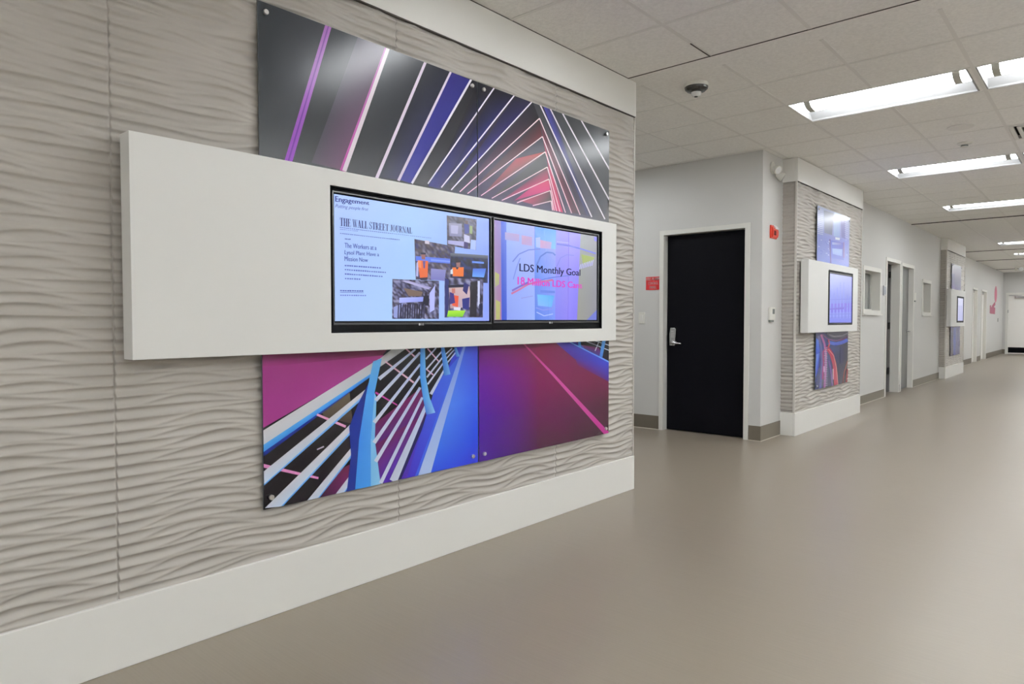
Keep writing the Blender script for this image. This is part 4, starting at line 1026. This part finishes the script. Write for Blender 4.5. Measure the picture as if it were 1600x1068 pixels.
# left wall, segment by segment, behind the clad columns
XW2, XW3 = -2.68, -2.95
S_(G().box(-10.2, -2.575, -13.2, 4.215, 0, 3.1), 'wall_near', M['paint'])
S_(G().box(-10.35, -10.2, 4.215, 6.70, 0, 3.1), 'wall_side_end', M['paint'])
S_(G().holed('y', 6.70, 6.82, -10.2, -2.61, 0, 3.1, [(-3.705, -2.757, -1, 2.14)]), 'wall_door', M['paint'])
S_(G().box(-2.76, -2.61, 6.82, 7.30, 0, 3.1), 'wall_corner', M['paint'])
D2 = (11.905, 12.795); D3 = (12.93, 13.815)
W1 = (10.64, 11.50, 1.345, 1.915); W2 = (14.62, 15.30, 1.345, 1.895)
S_(G().holed('x', XW2 - .14, XW2, 9.5, 16.6, 0, 3.1, [(*D2, -1, 2.14), (*D3, -1, 2.12)] + [(w_[0] - .03, w_[1] + .03, w_[2] - .03, w_[3] + .03) for w_ in (W1, W2)]), 'wall_left', M['paint'])
D4 = (22.72, 23.5); D5 = (24.4, 25.4)
S_(G().holed('x', XW3 - .14, XW3, 18.3, 29.75, 0, 3.1, [(d_[0] - .03, d_[1] + .03, -1, 2.07) for d_ in (D4, D5)]), 'wall_left_far', M['paint'])
# the rooms behind the openings, their unlit dark put into the colour
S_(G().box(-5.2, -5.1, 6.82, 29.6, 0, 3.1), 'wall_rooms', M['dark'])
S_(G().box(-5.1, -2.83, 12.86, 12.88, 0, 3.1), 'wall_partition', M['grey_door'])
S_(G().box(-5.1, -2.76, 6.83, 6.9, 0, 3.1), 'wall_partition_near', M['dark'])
# vinyl base with its pale floor edge
def base(name, axis, d, s_, a0, a1, h):
    g = G(); e = G()
    if axis == 'x': g.box(d, d + s_ * .006, a0, a1, .004, h); e.box(d, d + s_ * .012, a0, a1, 0, .006)
    else: g.box(a0, a1, d, d + s_ * .006, .004, h); e.box(a0, a1, d, d + s_ * .012, 0, .006)
    o = S_(g, name, M['vinyl']); e.out('floor_edge', M['caulk'], o); return o
base('baseboard_door_wall', 'y', 6.70, -1, -10.19, -3.735, .15)
base('baseboard_door_wall_right', 'y', 6.70, -1, -2.728, -2.61, .15)
base('baseboard_corner', 'x', -2.61, 1, 6.694, 7.235, .15)
base('baseboard_left', 'x', XW2, 1, 9.66, 11.862, .125)
base('baseboard_left_doors', 'x', XW2, 1, 12.84, 12.885, .125)
base('baseboard_left_windows', 'x', XW2, 1, 13.862, 16.5, .13)
base('baseboard_left_far', 'x', XW3, 1, 18.4, 22.66, .15)
base('baseboard_left_far_doors', 'x', XW3, 1, 23.56, 24.34, .15)
base('baseboard_left_end', 'x', XW3, 1, 25.46, 29.6, .17)
base('baseboard_far', 'y', 29.6, -1, -2.95, -2.87, .17)
base('baseboard_right', 'x', XR, -1, -13.2, 29.6, .15)

# ---------------------------------------------------------------- clad columns
def column(tagname, dx, y0, y1, seams, da, dz, seed, side=True, zt=.238, zf=2.622):
    xb = -2.545 + dx; xp = -2.560 + dx; back = -2.62 + dx if side else -2.575
    if side: S_(G().box(-2.80 + dx, xp - .022, y0 + .03, y1 - .03, 0, H), 'wall_column_' + tagname, M['paint'])
    o = wave_sheet('wall_panels_' + tagname, 'x', xp + .006, y0 + (.004 if side else 0), y1 - .010, zt - .01, zf + .01, seams, da, dz, seed=seed); struct(o)
    # base and head fascia wrap the end
    g = G(); g.box(xb - .03, xb, y0, y1, 0, zt)
    if side: g.box(-2.80 + dx, xb - .03, y0, y0 + .03, 0, zt)
    g.box(-2.80 + dx, xb - .03, y1 - .03, y1, 0, zt); S_(g, 'baseboard_' + tagname, M['gloss_white'], bevel=.003)
    g = G(); g.box(xb - .03, xb, y0, y1, zf, H - .004)
    if side: g.box(-2.80 + dx, xb - .03, y0, y0 + .03, zf, H - .004)
    g.box(-2.80 + dx, xb - .03, y1 - .03, y1, zf, H - .004); S_(g, 'trim_head_' + tagname, M['gloss_white'], bevel=.002)
    g = G(); g.box(xp - .01, xp + .010, y1 - .010, y1 - .004, zt, zf)
    if side: g.box(xp - .01, xp + .010, y0 + .002, y0 + .012, zt, zf)
    S_(g, 'trim_edge_' + tagname, M['edge'])
    S_(G().box(xp, xb - .001, y0 + .01, y1 - .01, zf - .006, zf - .0005), 'trim_shadow_' + tagname, M['gap_shade'])  # dark strip painted in for the shade under the head fascia
    if side:
        e = wave_sheet('wall_panels_side_' + tagname, 'y', y0 + .012, -2.80 + dx, xp - .004, zt - .01, zf + .01, [], .03, .006, sgn=-1, back=.012, seed=seed + 5); struct(e)
column('near', 0, -3.19, 4.222, [-1.6, -.369, .863, 2.095, 3.327], .013, .0030, 3, side=False)
column('middle', .091, 7.225, 9.650, [8.44], .016, .0055, 11)
column('far', -.015, 16.30, 18.55, [17.5], .03, .009, 19)

# ================================================================ things on the near wall
def standoff(parent, x, y, z, back):
    g = G(); g.lathe([(.007, 0), (.007, .012)], (back, y, z), (1, 0, 0), 16)
    g.lathe([(.0095, 0), (.0105, .002), (.0105, .010), (.0088, .0125)], (x, y, z), (1, 0, 0), 24)
    o = g.out('standoff', M['screw'], parent, smooth=False); o['label'] = 'round steel standoff screw'
def print_panel(name, label, cat, y0, y1, z0, z1, x, layers, bg, pins, grp=None):
    t = thing(name, label, cat, (x - .006, (y0 + y1) / 2, z0), grp)
    G().box(x - .006, x, y0, y1, z0, z1).out('acrylic_sheet', M['acrylic'], t)
    artwork('printed_picture', x + .0003, (y0 + .001, y1 - .001, z0 + .001, z1 - .001), layers, M['print'], t, bg=bg)
    for y, z in pins: standoff(t, x + .0045, y, z, x - .018)
    return t
XP = -2.539
print_panel('wall_picture', 'left of the large paired wall pictures, neon lines above blue bridge railings', 'picture',
            1.389, 2.6165, .443, 2.451, XP, ART_UP + ART_LOW, inks([52, 56, 60, 38, 38, 42, 16, 12, 18, 32, 32, 96]), [(1.418, 2.41), (1.418, .49), (2.571, 2.416), (2.570, .483)])
print_panel('wall_picture', 'right of the large paired wall pictures, neon chevrons above a magenta road', 'picture',
            2.6225, 3.871, .443, 2.451, XP, ART_UP + ART_LOW, inks([38, 38, 42, 96, 100, 104, 64, 20, 106, 48, 16, 32]), [(2.658, 2.418), (2.659, .483), (3.826, 2.422), (3.832, .479)])
print_panel('wall_picture', 'narrow acrylic picture, pale blue above and red cables below, on the middle clad column', 'picture',
            7.83, 9.045, .437, 2.447, XP + .091, ART_UP2 + ART_LOW2, inks([184, 192, 224, 184, 192, 224, 28, 32, 96, 28, 26, 36]), [(7.86, 2.41), (9.012, 2.40), (7.86, .475), (9.012, .475)])
print_panel('wall_picture', 'narrow grey violet acrylic picture on the farthest clad column', 'picture',
            16.79, 17.95, .447, 2.377, XP - .015, ART_3, inks([196, 196, 216, 196, 196, 216, 96, 92, 128, 96, 92, 128]), [(16.82, 2.34), (17.92, 2.34)])

def surround(label, dx, y0, y1, hole):
    xf = -2.457 + dx
    t = thing('screen_surround', label, 'screen surround', (xf - .078, (y0 + y1) / 2, 1.07))
    G().holed('x', xf - .078, xf, y0, y1, 1.068, 1.828, [hole]).out('surround_panel', M['surround'], t, bevel=.0015)
    G().box(xf - .108, xf - .078, y0 + .12, hole[0] - .05, 1.2, 1.7).out('mounting_bracket', M['black'], t)
    G().holed('x', xf - .0775, xf - .003, hole[0], hole[1], hole[2], hole[3], [(hole[0] + .006, hole[1] - .006, hole[2] + .006, hole[3] - .006)]).out('opening_lining', M['black'], t)
    return t
surround('long white wall-mounted box around two side-by-side screens on the near wall', 0, .883, 3.838, (1.657, 3.674, 1.147, 1.762))
surround('shorter white box around one screen on the middle clad column', .085, 7.335, 9.145, (7.99, 8.937, 1.145, 1.747))
surround('small distant white box around one screen on the farthest clad column', -.013, 16.22, 17.97, (16.90, 17.79, 1.147, 1.70))
def tv(label, dx, y0, y1, sy0, sy1, sz0, sz1, layers, texts, bg, z0=1.153, z1=1.756, logo=True, eps=2e-5):
    x = -2.4725 + dx
    t = thing('flat_screen_television', label, 'television', (x - .03, (y0 + y1) / 2, z0))
    G().holed('x', x - .03, x + .0005, y0, y1, z0, z1, [(sy0 - .004, sy1 + .004, sz0 - .004, sz1 + .004)]).out('bezel', M['black'], t)
    G().box(x - .055, x - .0305, y0 + .01, y1 - .01, z0 + .01, z1 - .01).out('back_case', M['black'], t)
    G().holed('x', x - .002, x + .006, sy0 - .012, sy1 + .012, sz0 - .016, sz1 + .012, [(sy0 - .007, sy1 + .007, sz0 - .007, sz1 + .007)]).out('bezel_rim', M['bevel'], t)
    o = artwork('screen', x - .001, (sy0, sy1, sz0, sz1), layers, M['screen'], t, eps=eps, bg=bg, texts=texts); o['label'] = 'lit screen picture'
    if logo:
        yc = (sy0 + sy1) / 2; g = G(); zl = sz0 - .016
        g.lathe([(.0055, 0), (.0055, .0006)], (x + .0062, yc - .012, zl), (1, 0, 0), 16)
        V, F = text_shape('LG', 'b'); V = [(x + .0066, yc - .003 + u * .017, zl - .0045 + v * .009) for u, v in V]; g.add(V, F)
        g.out('brand_mark', M['logo'], t, fix=False)
    return t
tv('left television of the near pair, showing a newspaper article and factory photos', 0, 1.663, 2.6595, 1.686, 2.637, 1.197, 1.731, SCR1, TXT1, inks([160, 192, 250, 160, 176, 255, 160, 192, 250, 160, 176, 255]))
tv('right television of the near pair, showing pale cans behind a monthly goal', 0, 2.6605, 3.668, 2.678, 3.636, 1.202, 1.730, SCR2, TXT2, inks([128, 144, 224, 144, 144, 176, 128, 128, 208, 128, 128, 192]))
tv('television with a lavender bar chart on the middle clad column', .1005, 8.0, 8.932, 8.03, 8.90, 1.17, 1.716, SCR3, (), inks([136, 144, 216, 144, 144, 216, 120, 128, 224, 128, 128, 224]), logo=False)
tv('distant television with a pale violet picture on the farthest clad column', .0025, 16.91, 17.785, 16.99, 17.70, 1.185, 1.664, SCR4, (), inks([192, 196, 224, 192, 196, 224, 176, 180, 220, 176, 180, 220]), z0=1.155, z1=1.694, logo=False)

# ================================================================ doors
def frame(name, axis, d_face, d_back, a0, a1, top, fw, side, parent=None, m='white_paint'):
    """hollow-metal frame: face boards proud of the wall and a deep lining"""
    g = G(); s_ = .012 * side
    lo, hi = sorted((d_back, d_face + s_))
    g.holed(axis, lo, hi, a0, a1, 0, top, [(a0 + fw, a1 - fw, -1, top - fw)])
    return g.out(name, M[m], parent, bevel=.002)
def structthing(name, loc):
    o = bpy.data.objects.new(name, None); C.objects.link(o); o.location = loc; o.empty_display_size = .05; return struct(o)
# black door beside the fire alarm sign
d = structthing('door_1', (-3.23, 6.76, 0)); d['label'] = 'black flush door in a white frame beside the fire alarm sign'
frame('door_frame', 'y', 6.70, 6.82, -3.732, -2.73, 2.167, .05, -1, d)
leaf = G().box(-3.679, -2.783, 6.775, 6.818, .008, 2.112).out('door_leaf', M['black_door'], d, bevel=.002)
h = G()
lx, ly = -3.60, 6.775
h.prism('y', ly - .035, ly, [(lx - .032, .925), (lx + .030, .925), (lx + .042, 1.105), (lx + .030, 1.118), (lx - .022, 1.118), (lx - .034, 1.05)])
h.lathe([(.040, 0), (.040, .012), (.030, .030), (.018, .045)], (lx, ly, .955), (0, -1, 0), 24)
lk = h.out('door_lock', M['chrome'], d, bevel=.003); lk['label'] = 'brushed chrome push-button lock'
l2 = G().tube([(lx, ly - .03, .955), (lx, ly - .062, .955), (lx + .03, ly - .068, .955), (lx + .075, ly - .068, .953), (lx + .118, ly - .060, .950)], [.012, .012, .011, .009, .007]).out('lever_handle', M['chrome'], lk, smooth=True)
kb = G()
for r_ in range(4):
    for c_ in range(2): kb.lathe([(.005, 0), (.004, .003)], (lx - .005 + c_ * .016, ly - .035, 1.02 + r_ * .02), (0, -1, 0), 10)
kb.out('keypad', M['screw'], lk)
# the two office doors
d = structthing('door_2', (XW2, 12.35, 0)); d['label'] = 'first office doorway past the middle column, dark and standing open'
frame('door_frame', 'x', XW2, XW2 - .14, 11.868, 12.83, 2.178, .055, 1, d)
lf = G().box(-3.66, -2.80, 12.727, 12.768, .008, 2.115).out('door_leaf', M['grey_door'], d)
for z in (.3, 1.05, 1.9):
    G().box(-2.83, -2.795, 12.72, 12.7275, z, z + .11).out('hinge', M['chrome'], lf)
G().box(-3.6, -2.9, 12.7245, 12.7275, .03, .26).out('kick_plate', M['chrome'], lf)
d = structthing('door_3', (XW2, 13.37, 0)); d['label'] = 'second office door past the middle column, grey and closed'
frame('door_frame', 'x', XW2, XW2 - .14, 12.892, 13.852, 2.158, .055, 1, d)
lf = G().box(XW2 - .11, XW2 - .07, 12.947, 13.797, .008, 2.105).out('door_leaf', M['grey_door'], d)
hd = G(); hd.lathe([(.03, 0), (.03, .01), (.012, .016)], (XW2 - .07, 13.72, 1.0), (1, 0, 0), 20)
hd.tube([(XW2 - .06, 13.72, 1.0), (XW2 - .01, 13.72, 1.0), (XW2 - .005, 13.69, 1.0), (XW2 - .005, 13.60, 1.0)], [.010, .010, .010, .008]).out('lever_handle', M['chrome'], lf, smooth=False)
# distant side doors
for n, (a, b), lab in ((4, D4, 'nearer of the two distant white doors on the left wall'), (5, D5, 'farther of the two distant white doors on the left wall')):
    d = structthing('door_%d' % n, (XW3, (a + b) / 2, 0)); d['label'] = lab
    frame('door_frame', 'x', XW3, XW3 - .14, a - .06, b + .06, 2.10, .055, 1, d)
    lf = G().box(XW3 - .11, XW3 - .07, a, b, .008, 2.04).out('door_leaf', M['far_door'], d)
    G().box(XW3 - .07, XW3 - .02, a + .1, b - .35, 1.96, 2.03).out('door_closer', M['chrome'], lf)
# pale door at the end of the corridor
d = structthing('door_6', (-2.32, 29.6, 0)); d['label'] = 'pale double-width door with black kick plate at the corridor end'
frame('door_frame', 'y', 29.6, 29.74, -2.868, -1.78, 2.15, .065, -1, d)
lf = G().box(-2.80, -1.85, 29.615, 29.66, .01, 2.083).out('door_leaf', M['far_door'], d)
G().box(-2.78, -1.87, 29.608, 29.6155, .055, .245).out('kick_plate', M['black'], lf)
g = G().box(-2.60, -2.25, 29.55, 29.615, 1.955, 2.03); g.box(-2.78, -2.42, 29.575, 29.59, 2.045, 2.06); g.out('door_closer', M['chrome'], lf)
G().box(-2.812, -2.79, 29.58, 29.60, 1.45, 1.55).out('hinge', M['chrome'], d)

# ================================================================ windows
for n, w_, lab in ((1, W1, 'nearer interior window with grey blinds, between column and open doorway'), (2, W2, 'farther interior window with grey blinds, beyond the closed grey door')):
    a, b, z0, z1 = w_
    t = structthing('window_%d' % n, (XW2, (a + b) / 2, z0)); t['label'] = lab
    G().holed('x', XW2 - .14, XW2 + .012, a - .06, b + .06, z0 - .06, z1 + .06, [(a, b, z0, z1)]).out('window_frame', M['white_paint'], t, bevel=.002)
    G().box(XW2 - .012, XW2 + .03, a - .07, b + .07, z0 - .075, z0 - .055).out('window_sill', M['white_paint'], t)
    G().box(XW2 - .118, XW2 - .112, a, b, z0, z1).out('window_pane', M['glass'], t)
    G().holed('x', XW2 - .125, XW2 - .105, a, b, z0, z1, [(a + .02, b - .02, z0 + .02, z1 - .02)]).out('glazing_bead', M['white_paint'], t)
    g = G(); k = 0; y = a
    while y < b + .35:
        V = [(XW2 - .168, y, z0), (XW2 - .145, y + .085, z0), (XW2 - .145, y + .085, z1), (XW2 - .168, y, z1)]
        V += [(v[0] - .002, v[1], v[2]) for v in V]
        g.add(V, [(0, 1, 2, 3), (7, 6, 5, 4), (0, 4, 5, 1), (1, 5, 6, 2), (2, 6, 7, 3), (3, 7, 4, 0)]); y += .075
    g.out('vertical_blind', M['blind'], t, fix=False)

# ================================================================ small things on the walls
t = thing('fire_alarm_sign', 'red and white FIRE ALARM CONTROL PANEL sign left of the black door', 'sign', (-3.81, 6.70, 1.535))
G().box(-3.900, -3.722, 6.694, 6.70, 1.533, 1.676).out('sign_plate', M['sign_red'], t)
g = G()
for s_, x0, x1, z0, z1 in (('FIRE ALARM', -3.893, -3.729, 1.637, 1.668), ('CONTROL', -3.873, -3.749, 1.590, 1.621), ('PANEL', -3.855, -3.767, 1.545, 1.576)):
    V, F = text_shape(s_, 'b'); g.add([(x0 + u * (x1 - x0), 6.6935, z0 + v * (z1 - z0)) for u, v in V], F)
g.out('lettering', M['sign_white'], t, fix=False)
t = thing('light_switch', 'white paddle light switch below and left of the fire alarm sign', 'light switch', (-3.952, 6.70, 1.165))
G().box(-3.992, -3.912, 6.694, 6.70, 1.163, 1.288).out('switch_plate', M['plastic'], t, bevel=.002)
G().prism('y', 6.686, 6.695, [(-3.970, 1.190), (-3.934, 1.190), (-3.934, 1.262), (-3.970, 1.262)]).out('paddle', M['white_paint'], t, bevel=.001)
t = thing('fire_alarm_strobe', 'red fire alarm horn strobe high on the corner wall', 'fire alarm', (-2.61, 6.965, 2.03))
G().box(-2.61, -2.594, 6.89, 7.05, 2.022, 2.152).out('back_plate', M['red'], t, bevel=.003)
G().prism('y', 6.90, 7.04, [(-2.594, 2.03), (-2.580, 2.036), (-2.574, 2.06), (-2.574, 2.10), (-2.582, 2.125), (-2.594, 2.14)]).out('horn_body', M['red'], t, bevel=.003)
G().prism('y', 6.955, 7.03, [(-2.594, 2.118), (-2.566, 2.11), (-2.566, 2.132), (-2.594, 2.155)]).out('strobe_lens', M['clear'], t, bevel=.002)
g = G()
for k in range(5): g.box(-2.575, -2.573, 6.915 + k * .012, 6.921 + k * .012, 2.052, 2.098)
g.out('horn_grille', M['black'], t)
t = thing('thermostat', 'white thermostat with a small grey display on the corner wall', 'thermostat', (-2.61, 6.94, 1.185))
G().box(-2.61, -2.588, 6.878, 7.012, 1.200, 1.330).out('thermostat_body', M['plastic'], t, bevel=.004)
G().box(-2.5882, -2.5865, 6.935, 6.990, 1.262, 1.312).out('display', M['lcd'], t)
G().box(-2.61, -2.590, 6.885, 6.975, 1.180, 1.1995).out('lower_panel', M['lcd'], t)
t = thing('emergency_light', 'twin-head white emergency lamp high on the corner wall', 'emergency light', (-2.61, 6.93, 2.72))
G().lathe([(.062, 0), (.060, .012), (.045, .020)], (-2.61, 6.935, 2.725), (1, 0, 0), 28).out('mounting_plate', M['plastic'], t)
for dy, dz_, dd in ((-.005, -.01, (.8, -.35, -.45)), (.085, -.055, (.7, .45, -.5))):
    o_ = Vector((-2.585, 6.935 + dy, 2.725 + dz_)); v_ = Vector(dd).normalized()
    hdg = G().lathe([(.022, -.01), (.034, .015), (.042, .050), (.042, .062)], o_, v_, 24).out('lamp_head', M['plastic'], t, smooth=False)
    G().lathe([(.037, .0625), (.030, .066)], o_, v_, 24).out('lamp_glass', M['lcd'] if dy > 0 else M['clear'], hdg)
def wall_plate(name, label, cat, y0, y1, z0, z1, m, dark_=None):
    t = thing(name, label, cat, (XW2, (y0 + y1) / 2, z0))
    G().box(XW2, XW2 + .012, y0, y1, z0, z1).out('sign_face', M[m], t, bevel=.002)
    if dark_: G().box(XW2 + .002, XW2 + .016, y0 + .03, y1 - .03, z0 - .022, z0 + .002).out('lower_panel', M[dark_], t)
    else: G().holed('x', XW2 + .012, XW2 + .015, y0, y1, z0, z1, [(y0 + .012, y1 - .012, z0 + .012, z1 - .012)]).out('sign_rim', M['plastic'], t)
wall_plate('room_sign', 'small blue grey room sign just left of the open dark doorway', 'sign', 11.705, 11.85, 1.578, 1.73, 'plate')
wall_plate('card_reader', 'small white card reader box just right of the closed grey door', 'card reader', 13.872, 14.02, 1.545, 1.685, 'plastic', 'lcd')
# pink cut-out lettering shape on the far part of the left wall
t = thing('wall_decal', 'pink wall decal of a tall oval above a broken block, near the corridor end', 'wall decal', (XW3, 27.2, 1.4))
ov = [(27.58 + .30 * math.cos(a), 2.05 + .265 * math.sin(a)) for a in [2 * math.pi * k / 24 for k in range(24)]]
G().prism('x', XW3, XW3 + .004, ov).out('tall_oval', M['pink'], t)
g = G(); g.prism('x', XW3, XW3 + .004, [(26.22, 1.66), (26.5, 1.67), (26.5, 1.40), (26.24, 1.41)]); g.prism('x', XW3, XW3 + .004, [(26.55, 1.60), (26.9, 1.70), (27.45, 1.80), (27.52, 1.70), (27.15, 1.62), (27.5, 1.60), (27.45, 1.39), (26.55, 1.40)])
g.out('lower_block', M['pinkd'], t)
t = thing('wall_switch', 'tiny switch plate low under the pink decal on the left wall', 'light switch', (XW3, 28.25, 1.15))
G().box(XW3, XW3 + .01, 28.2, 28.3, 1.14, 1.26).out('switch_plate', M['lcd'], t); G().box(XW3 + .01, XW3 + .018, 28.235, 28.265, 1.18, 1.22).out('paddle', M['plastic'], t)

# ================================================================ things on the ceiling
def troffer():
    t = thing('ceiling_light', '', 'ceiling light', (0, 0, H), 'fluorescent troffers in the ceiling')
    X0, X1, Y0, Y1 = -.59, .59, -.2925, .2925
    # curved white pan: a trough across y, closed by end plates
    prof = [(Y0, 0), (Y0 + .012, 0), (Y0 + .02, .012), (Y0 + .08, .060), (Y0 + .15, .082), (-.10, .086), (.10, .086), (Y1 - .15, .082), (Y1 - .08, .060), (Y1 - .02, .012), (Y1 - .012, 0), (Y1, 0)]
    V = []; F = []; n = len(prof)
    for x in (X0, X1):
        for y, z in prof: V.append((x, y, H + z))
    for x in (X0, X1):
        for y, z in prof: V.append((x, y, H + z + .012))
    for i in range(n - 1): F += [(i, i + 1, n + i + 1, n + i), (2 * n + i, 3 * n + i, 3 * n + i + 1, 2 * n + i + 1)]
    g = G().add(V, F)
    for xa, xb_ in ((X0, X0 + .012), (X1 - .012, X1)): g.prism('x', xa, xb_, [(p[0], H + p[1]) for p in prof])
    g.out('housing', M['housing'], t, fix=False)
    # rounded centre lens between two socket caps
    def tr(x0, x1, r):
        arc = [(-r, .080)] + [(r * -math.cos(math.pi * k / 12), .066 - (.060 * r / .13) * math.sin(math.pi * k / 12)) for k in range(13)] + [(r, .080)]
        return G().prism('x', x0, x1, [(y, H + z) for y, z in arc])
    o = tr(X0 + .02, X1 - .02, .120).out('lens', M['lens'], t); o['label'] = 'glowing white lens'
    for xa in (X0 + .07, X1 - .115): tr(xa, xa + .045, .128).out('end_cap', M['cap'], t)
    return t
T0 = troffer(); family(T0)
labs = {}
names_y = ['fourth added row behind the viewer', 'third added row behind the viewer', 'second added row behind the viewer', 'first added row behind the viewer', 'row beside the near televisions', 'nearest row in view, before the middle column', 'second row in view, beside the middle column', 'third row in view, past the middle column', 'fourth row in view', 'fifth row in view', 'sixth row in view', 'farthest row, by the corridor end']
names_x = ['left lamp', 'next lamp right', 'third lamp right']
first = True
for j, y in enumerate(LY):
    for i, (x0, x1) in enumerate(lamps(y)):
        o = T0 if first else dup(T0, (0, 0, 0)); first = False
        o.location = ((x0 + x1) / 2, y + .2925, H)
        o['label'] = 'fluorescent ceiling light, %s, %s' % (names_x[i], names_y[j])
for (x0, x1), lab in zip(SIDE_FILL, ('nearer', 'farther')):
    o = dup(T0, (0, 0, 0)); o.location = ((x0 + x1) / 2, 5.4445, H); o['label'] = 'fluorescent ceiling light, %s one added inside the side corridor by the black door' % lab
# unseen linear uplights, added out of the frame to lift the ceiling brightness
def fill():
    t = thing('fill_light', '', 'pendant light', (2.4, 0, 2.30), 'pendant uplights added over the opposite side of the corridor')
    t['label'] = 'slim white linear pendant uplight added over the opposite side of the corridor'
    G().prism('y', -1.3, 1.3, [(2.31, 2.36), (2.32, 2.31), (2.48, 2.31), (2.49, 2.36), (2.475, 2.36), (2.47, 2.325), (2.33, 2.325), (2.325, 2.36)]).out('channel', M['white_paint'], t)
    G().box(2.335, 2.465, -1.28, 1.28, 2.327, 2.34).out('light_strip', M['uplight'], t)
    for y in (-1.0, 1.0): G().box(2.397, 2.403, y - .003, y + .003, 2.34, H).out('suspension_wire', M['screw'], t)
    return t
P0 = fill(); family(P0)
for k, y in enumerate([-10.2, -7.1, -4.1, -1.1, 1.5, 4.4, 7.3, 10.3, 13.4, 16.4, 19.8, 23.2, 26.6]):
    o = P0 if k == 0 else dup(P0, (0, 0, 0)); o.location = (2.4, y, 2.30)
# security camera
t = thing('security_camera', 'round black and white dome camera on the ceiling past the near column', 'security camera', (-2.245, 4.53, H))
G().lathe([(.080, 0), (.084, .004), (.084, .022), (.082, .026)], (-2.245, 4.53, H - .0005), (0, 0, -1), 36).out('mounting_base', M['plastic'], t)
G().lathe([(.082, .026), (.078, .040), (.062, .054), (.036, .062)], (-2.245, 4.53, H), (0, 0, -1), 36).out('black_ring', M['camblack'], t)
G().lathe([(.036, .060), (.034, .076), (.026, .086), (.012, .091)], (-2.245, 4.53, H), (0, 0, -1), 28).out('lens_dome', M['clear'], t)
G().lathe([(.018, .0865), (.012, .0935)], (-2.245, 4.53, H), (0, 0, -1), 20).out('camera_lens', M['camblack'], t)
t = thing('ceiling_speaker', 'flat round off-white ceiling disc between the first two lamp rows', 'ceiling speaker', (-1.03, 7.04, H))
G().lathe([(.10, 0), (.10, .006), (.09, .010)], (-1.03, 7.04, H - .0005), (0, 0, -1), 36).out('outer_rim', M['grid'], t)
G().lathe([(.085, .010), (.080, .013)], (-1.03, 7.04, H), (0, 0, -1), 36).out('speaker_grille', M['grid'], t)
t = thing('smoke_detector', 'small round ceiling detector with dark vents beside the flat disc', 'smoke detector', (-1.09, 7.70, H))
G().lathe([(.060, 0), (.060, .010), (.045, .020)], (-1.09, 7.70, H - .0005), (0, 0, -1), 28).out('detector_base', M['plastic'], t)
G().lathe([(.030, .020), (.030, .036)], (-1.09, 7.70, H), (0, 0, -1), 20).out('vent_ring', M['lcd'], t)
G().lathe([(.034, .036), (.026, .044)], (-1.09, 7.70, H), (0, 0, -1), 24).out('detector_cap', M['plastic'], t)
# square air diffuser
vx0, vx1, vy0, vy1 = -.715, -.145, 7.285, 7.855
t = thing('air_diffuser', 'square white ceiling air diffuser with dark slots at the right picture edge', 'air vent', ((vx0 + vx1) / 2, (vy0 + vy1) / 2, H))
G().holed('z', H - .006, H + .004, vx0, vx1, vy0, vy1, [(vx0 + .03, vx1 - .03, vy0 + .03, vy1 - .03)]).out('diffuser_frame', M['white_paint'], t)
for k, ins in enumerate((.052, .100, .148, .196)):
    a, b, c_, d_ = vx0 + ins, vx1 - ins, vy0 + ins, vy1 - ins
    if k < 3: G().holed('z', H - .010 + k * .002, H + .012, a, b, c_, d_, [(a + .030, b - .030, c_ + .030, d_ - .030)]).out('louvre', M['white_paint'], t)
    else: G().box(a, b, c_, d_, H - .004, H + .012).out('louvre', M['white_paint'], t)
G().box(vx0 + .02, vx1 - .02, vy0 + .02, vy1 - .02, H + .05, H + .055).out('duct_plate', M['gap_shade'], t)
# hanging sign/emergency unit near the end
t = thing('ceiling_emergency_light', 'small white emergency unit hung from the ceiling before the far door', 'emergency light', (-2.2, 26.3, H))
G().box(-2.33, -2.29, 26.28, 26.32, 2.73, H).out('hanger', M['plastic'], t)
G().box(-2.34, -1.80, 26.25, 26.35, 2.80, 2.845).out('unit_body', M['plastic'], t)
for x in (-2.17, -1.95): G().lathe([(.03, 0), (.06, .05), (.06, .065)], (x, 26.26, 2.78), (0, -1, -.25), 20).out('lamp_head', M['clear'], t)
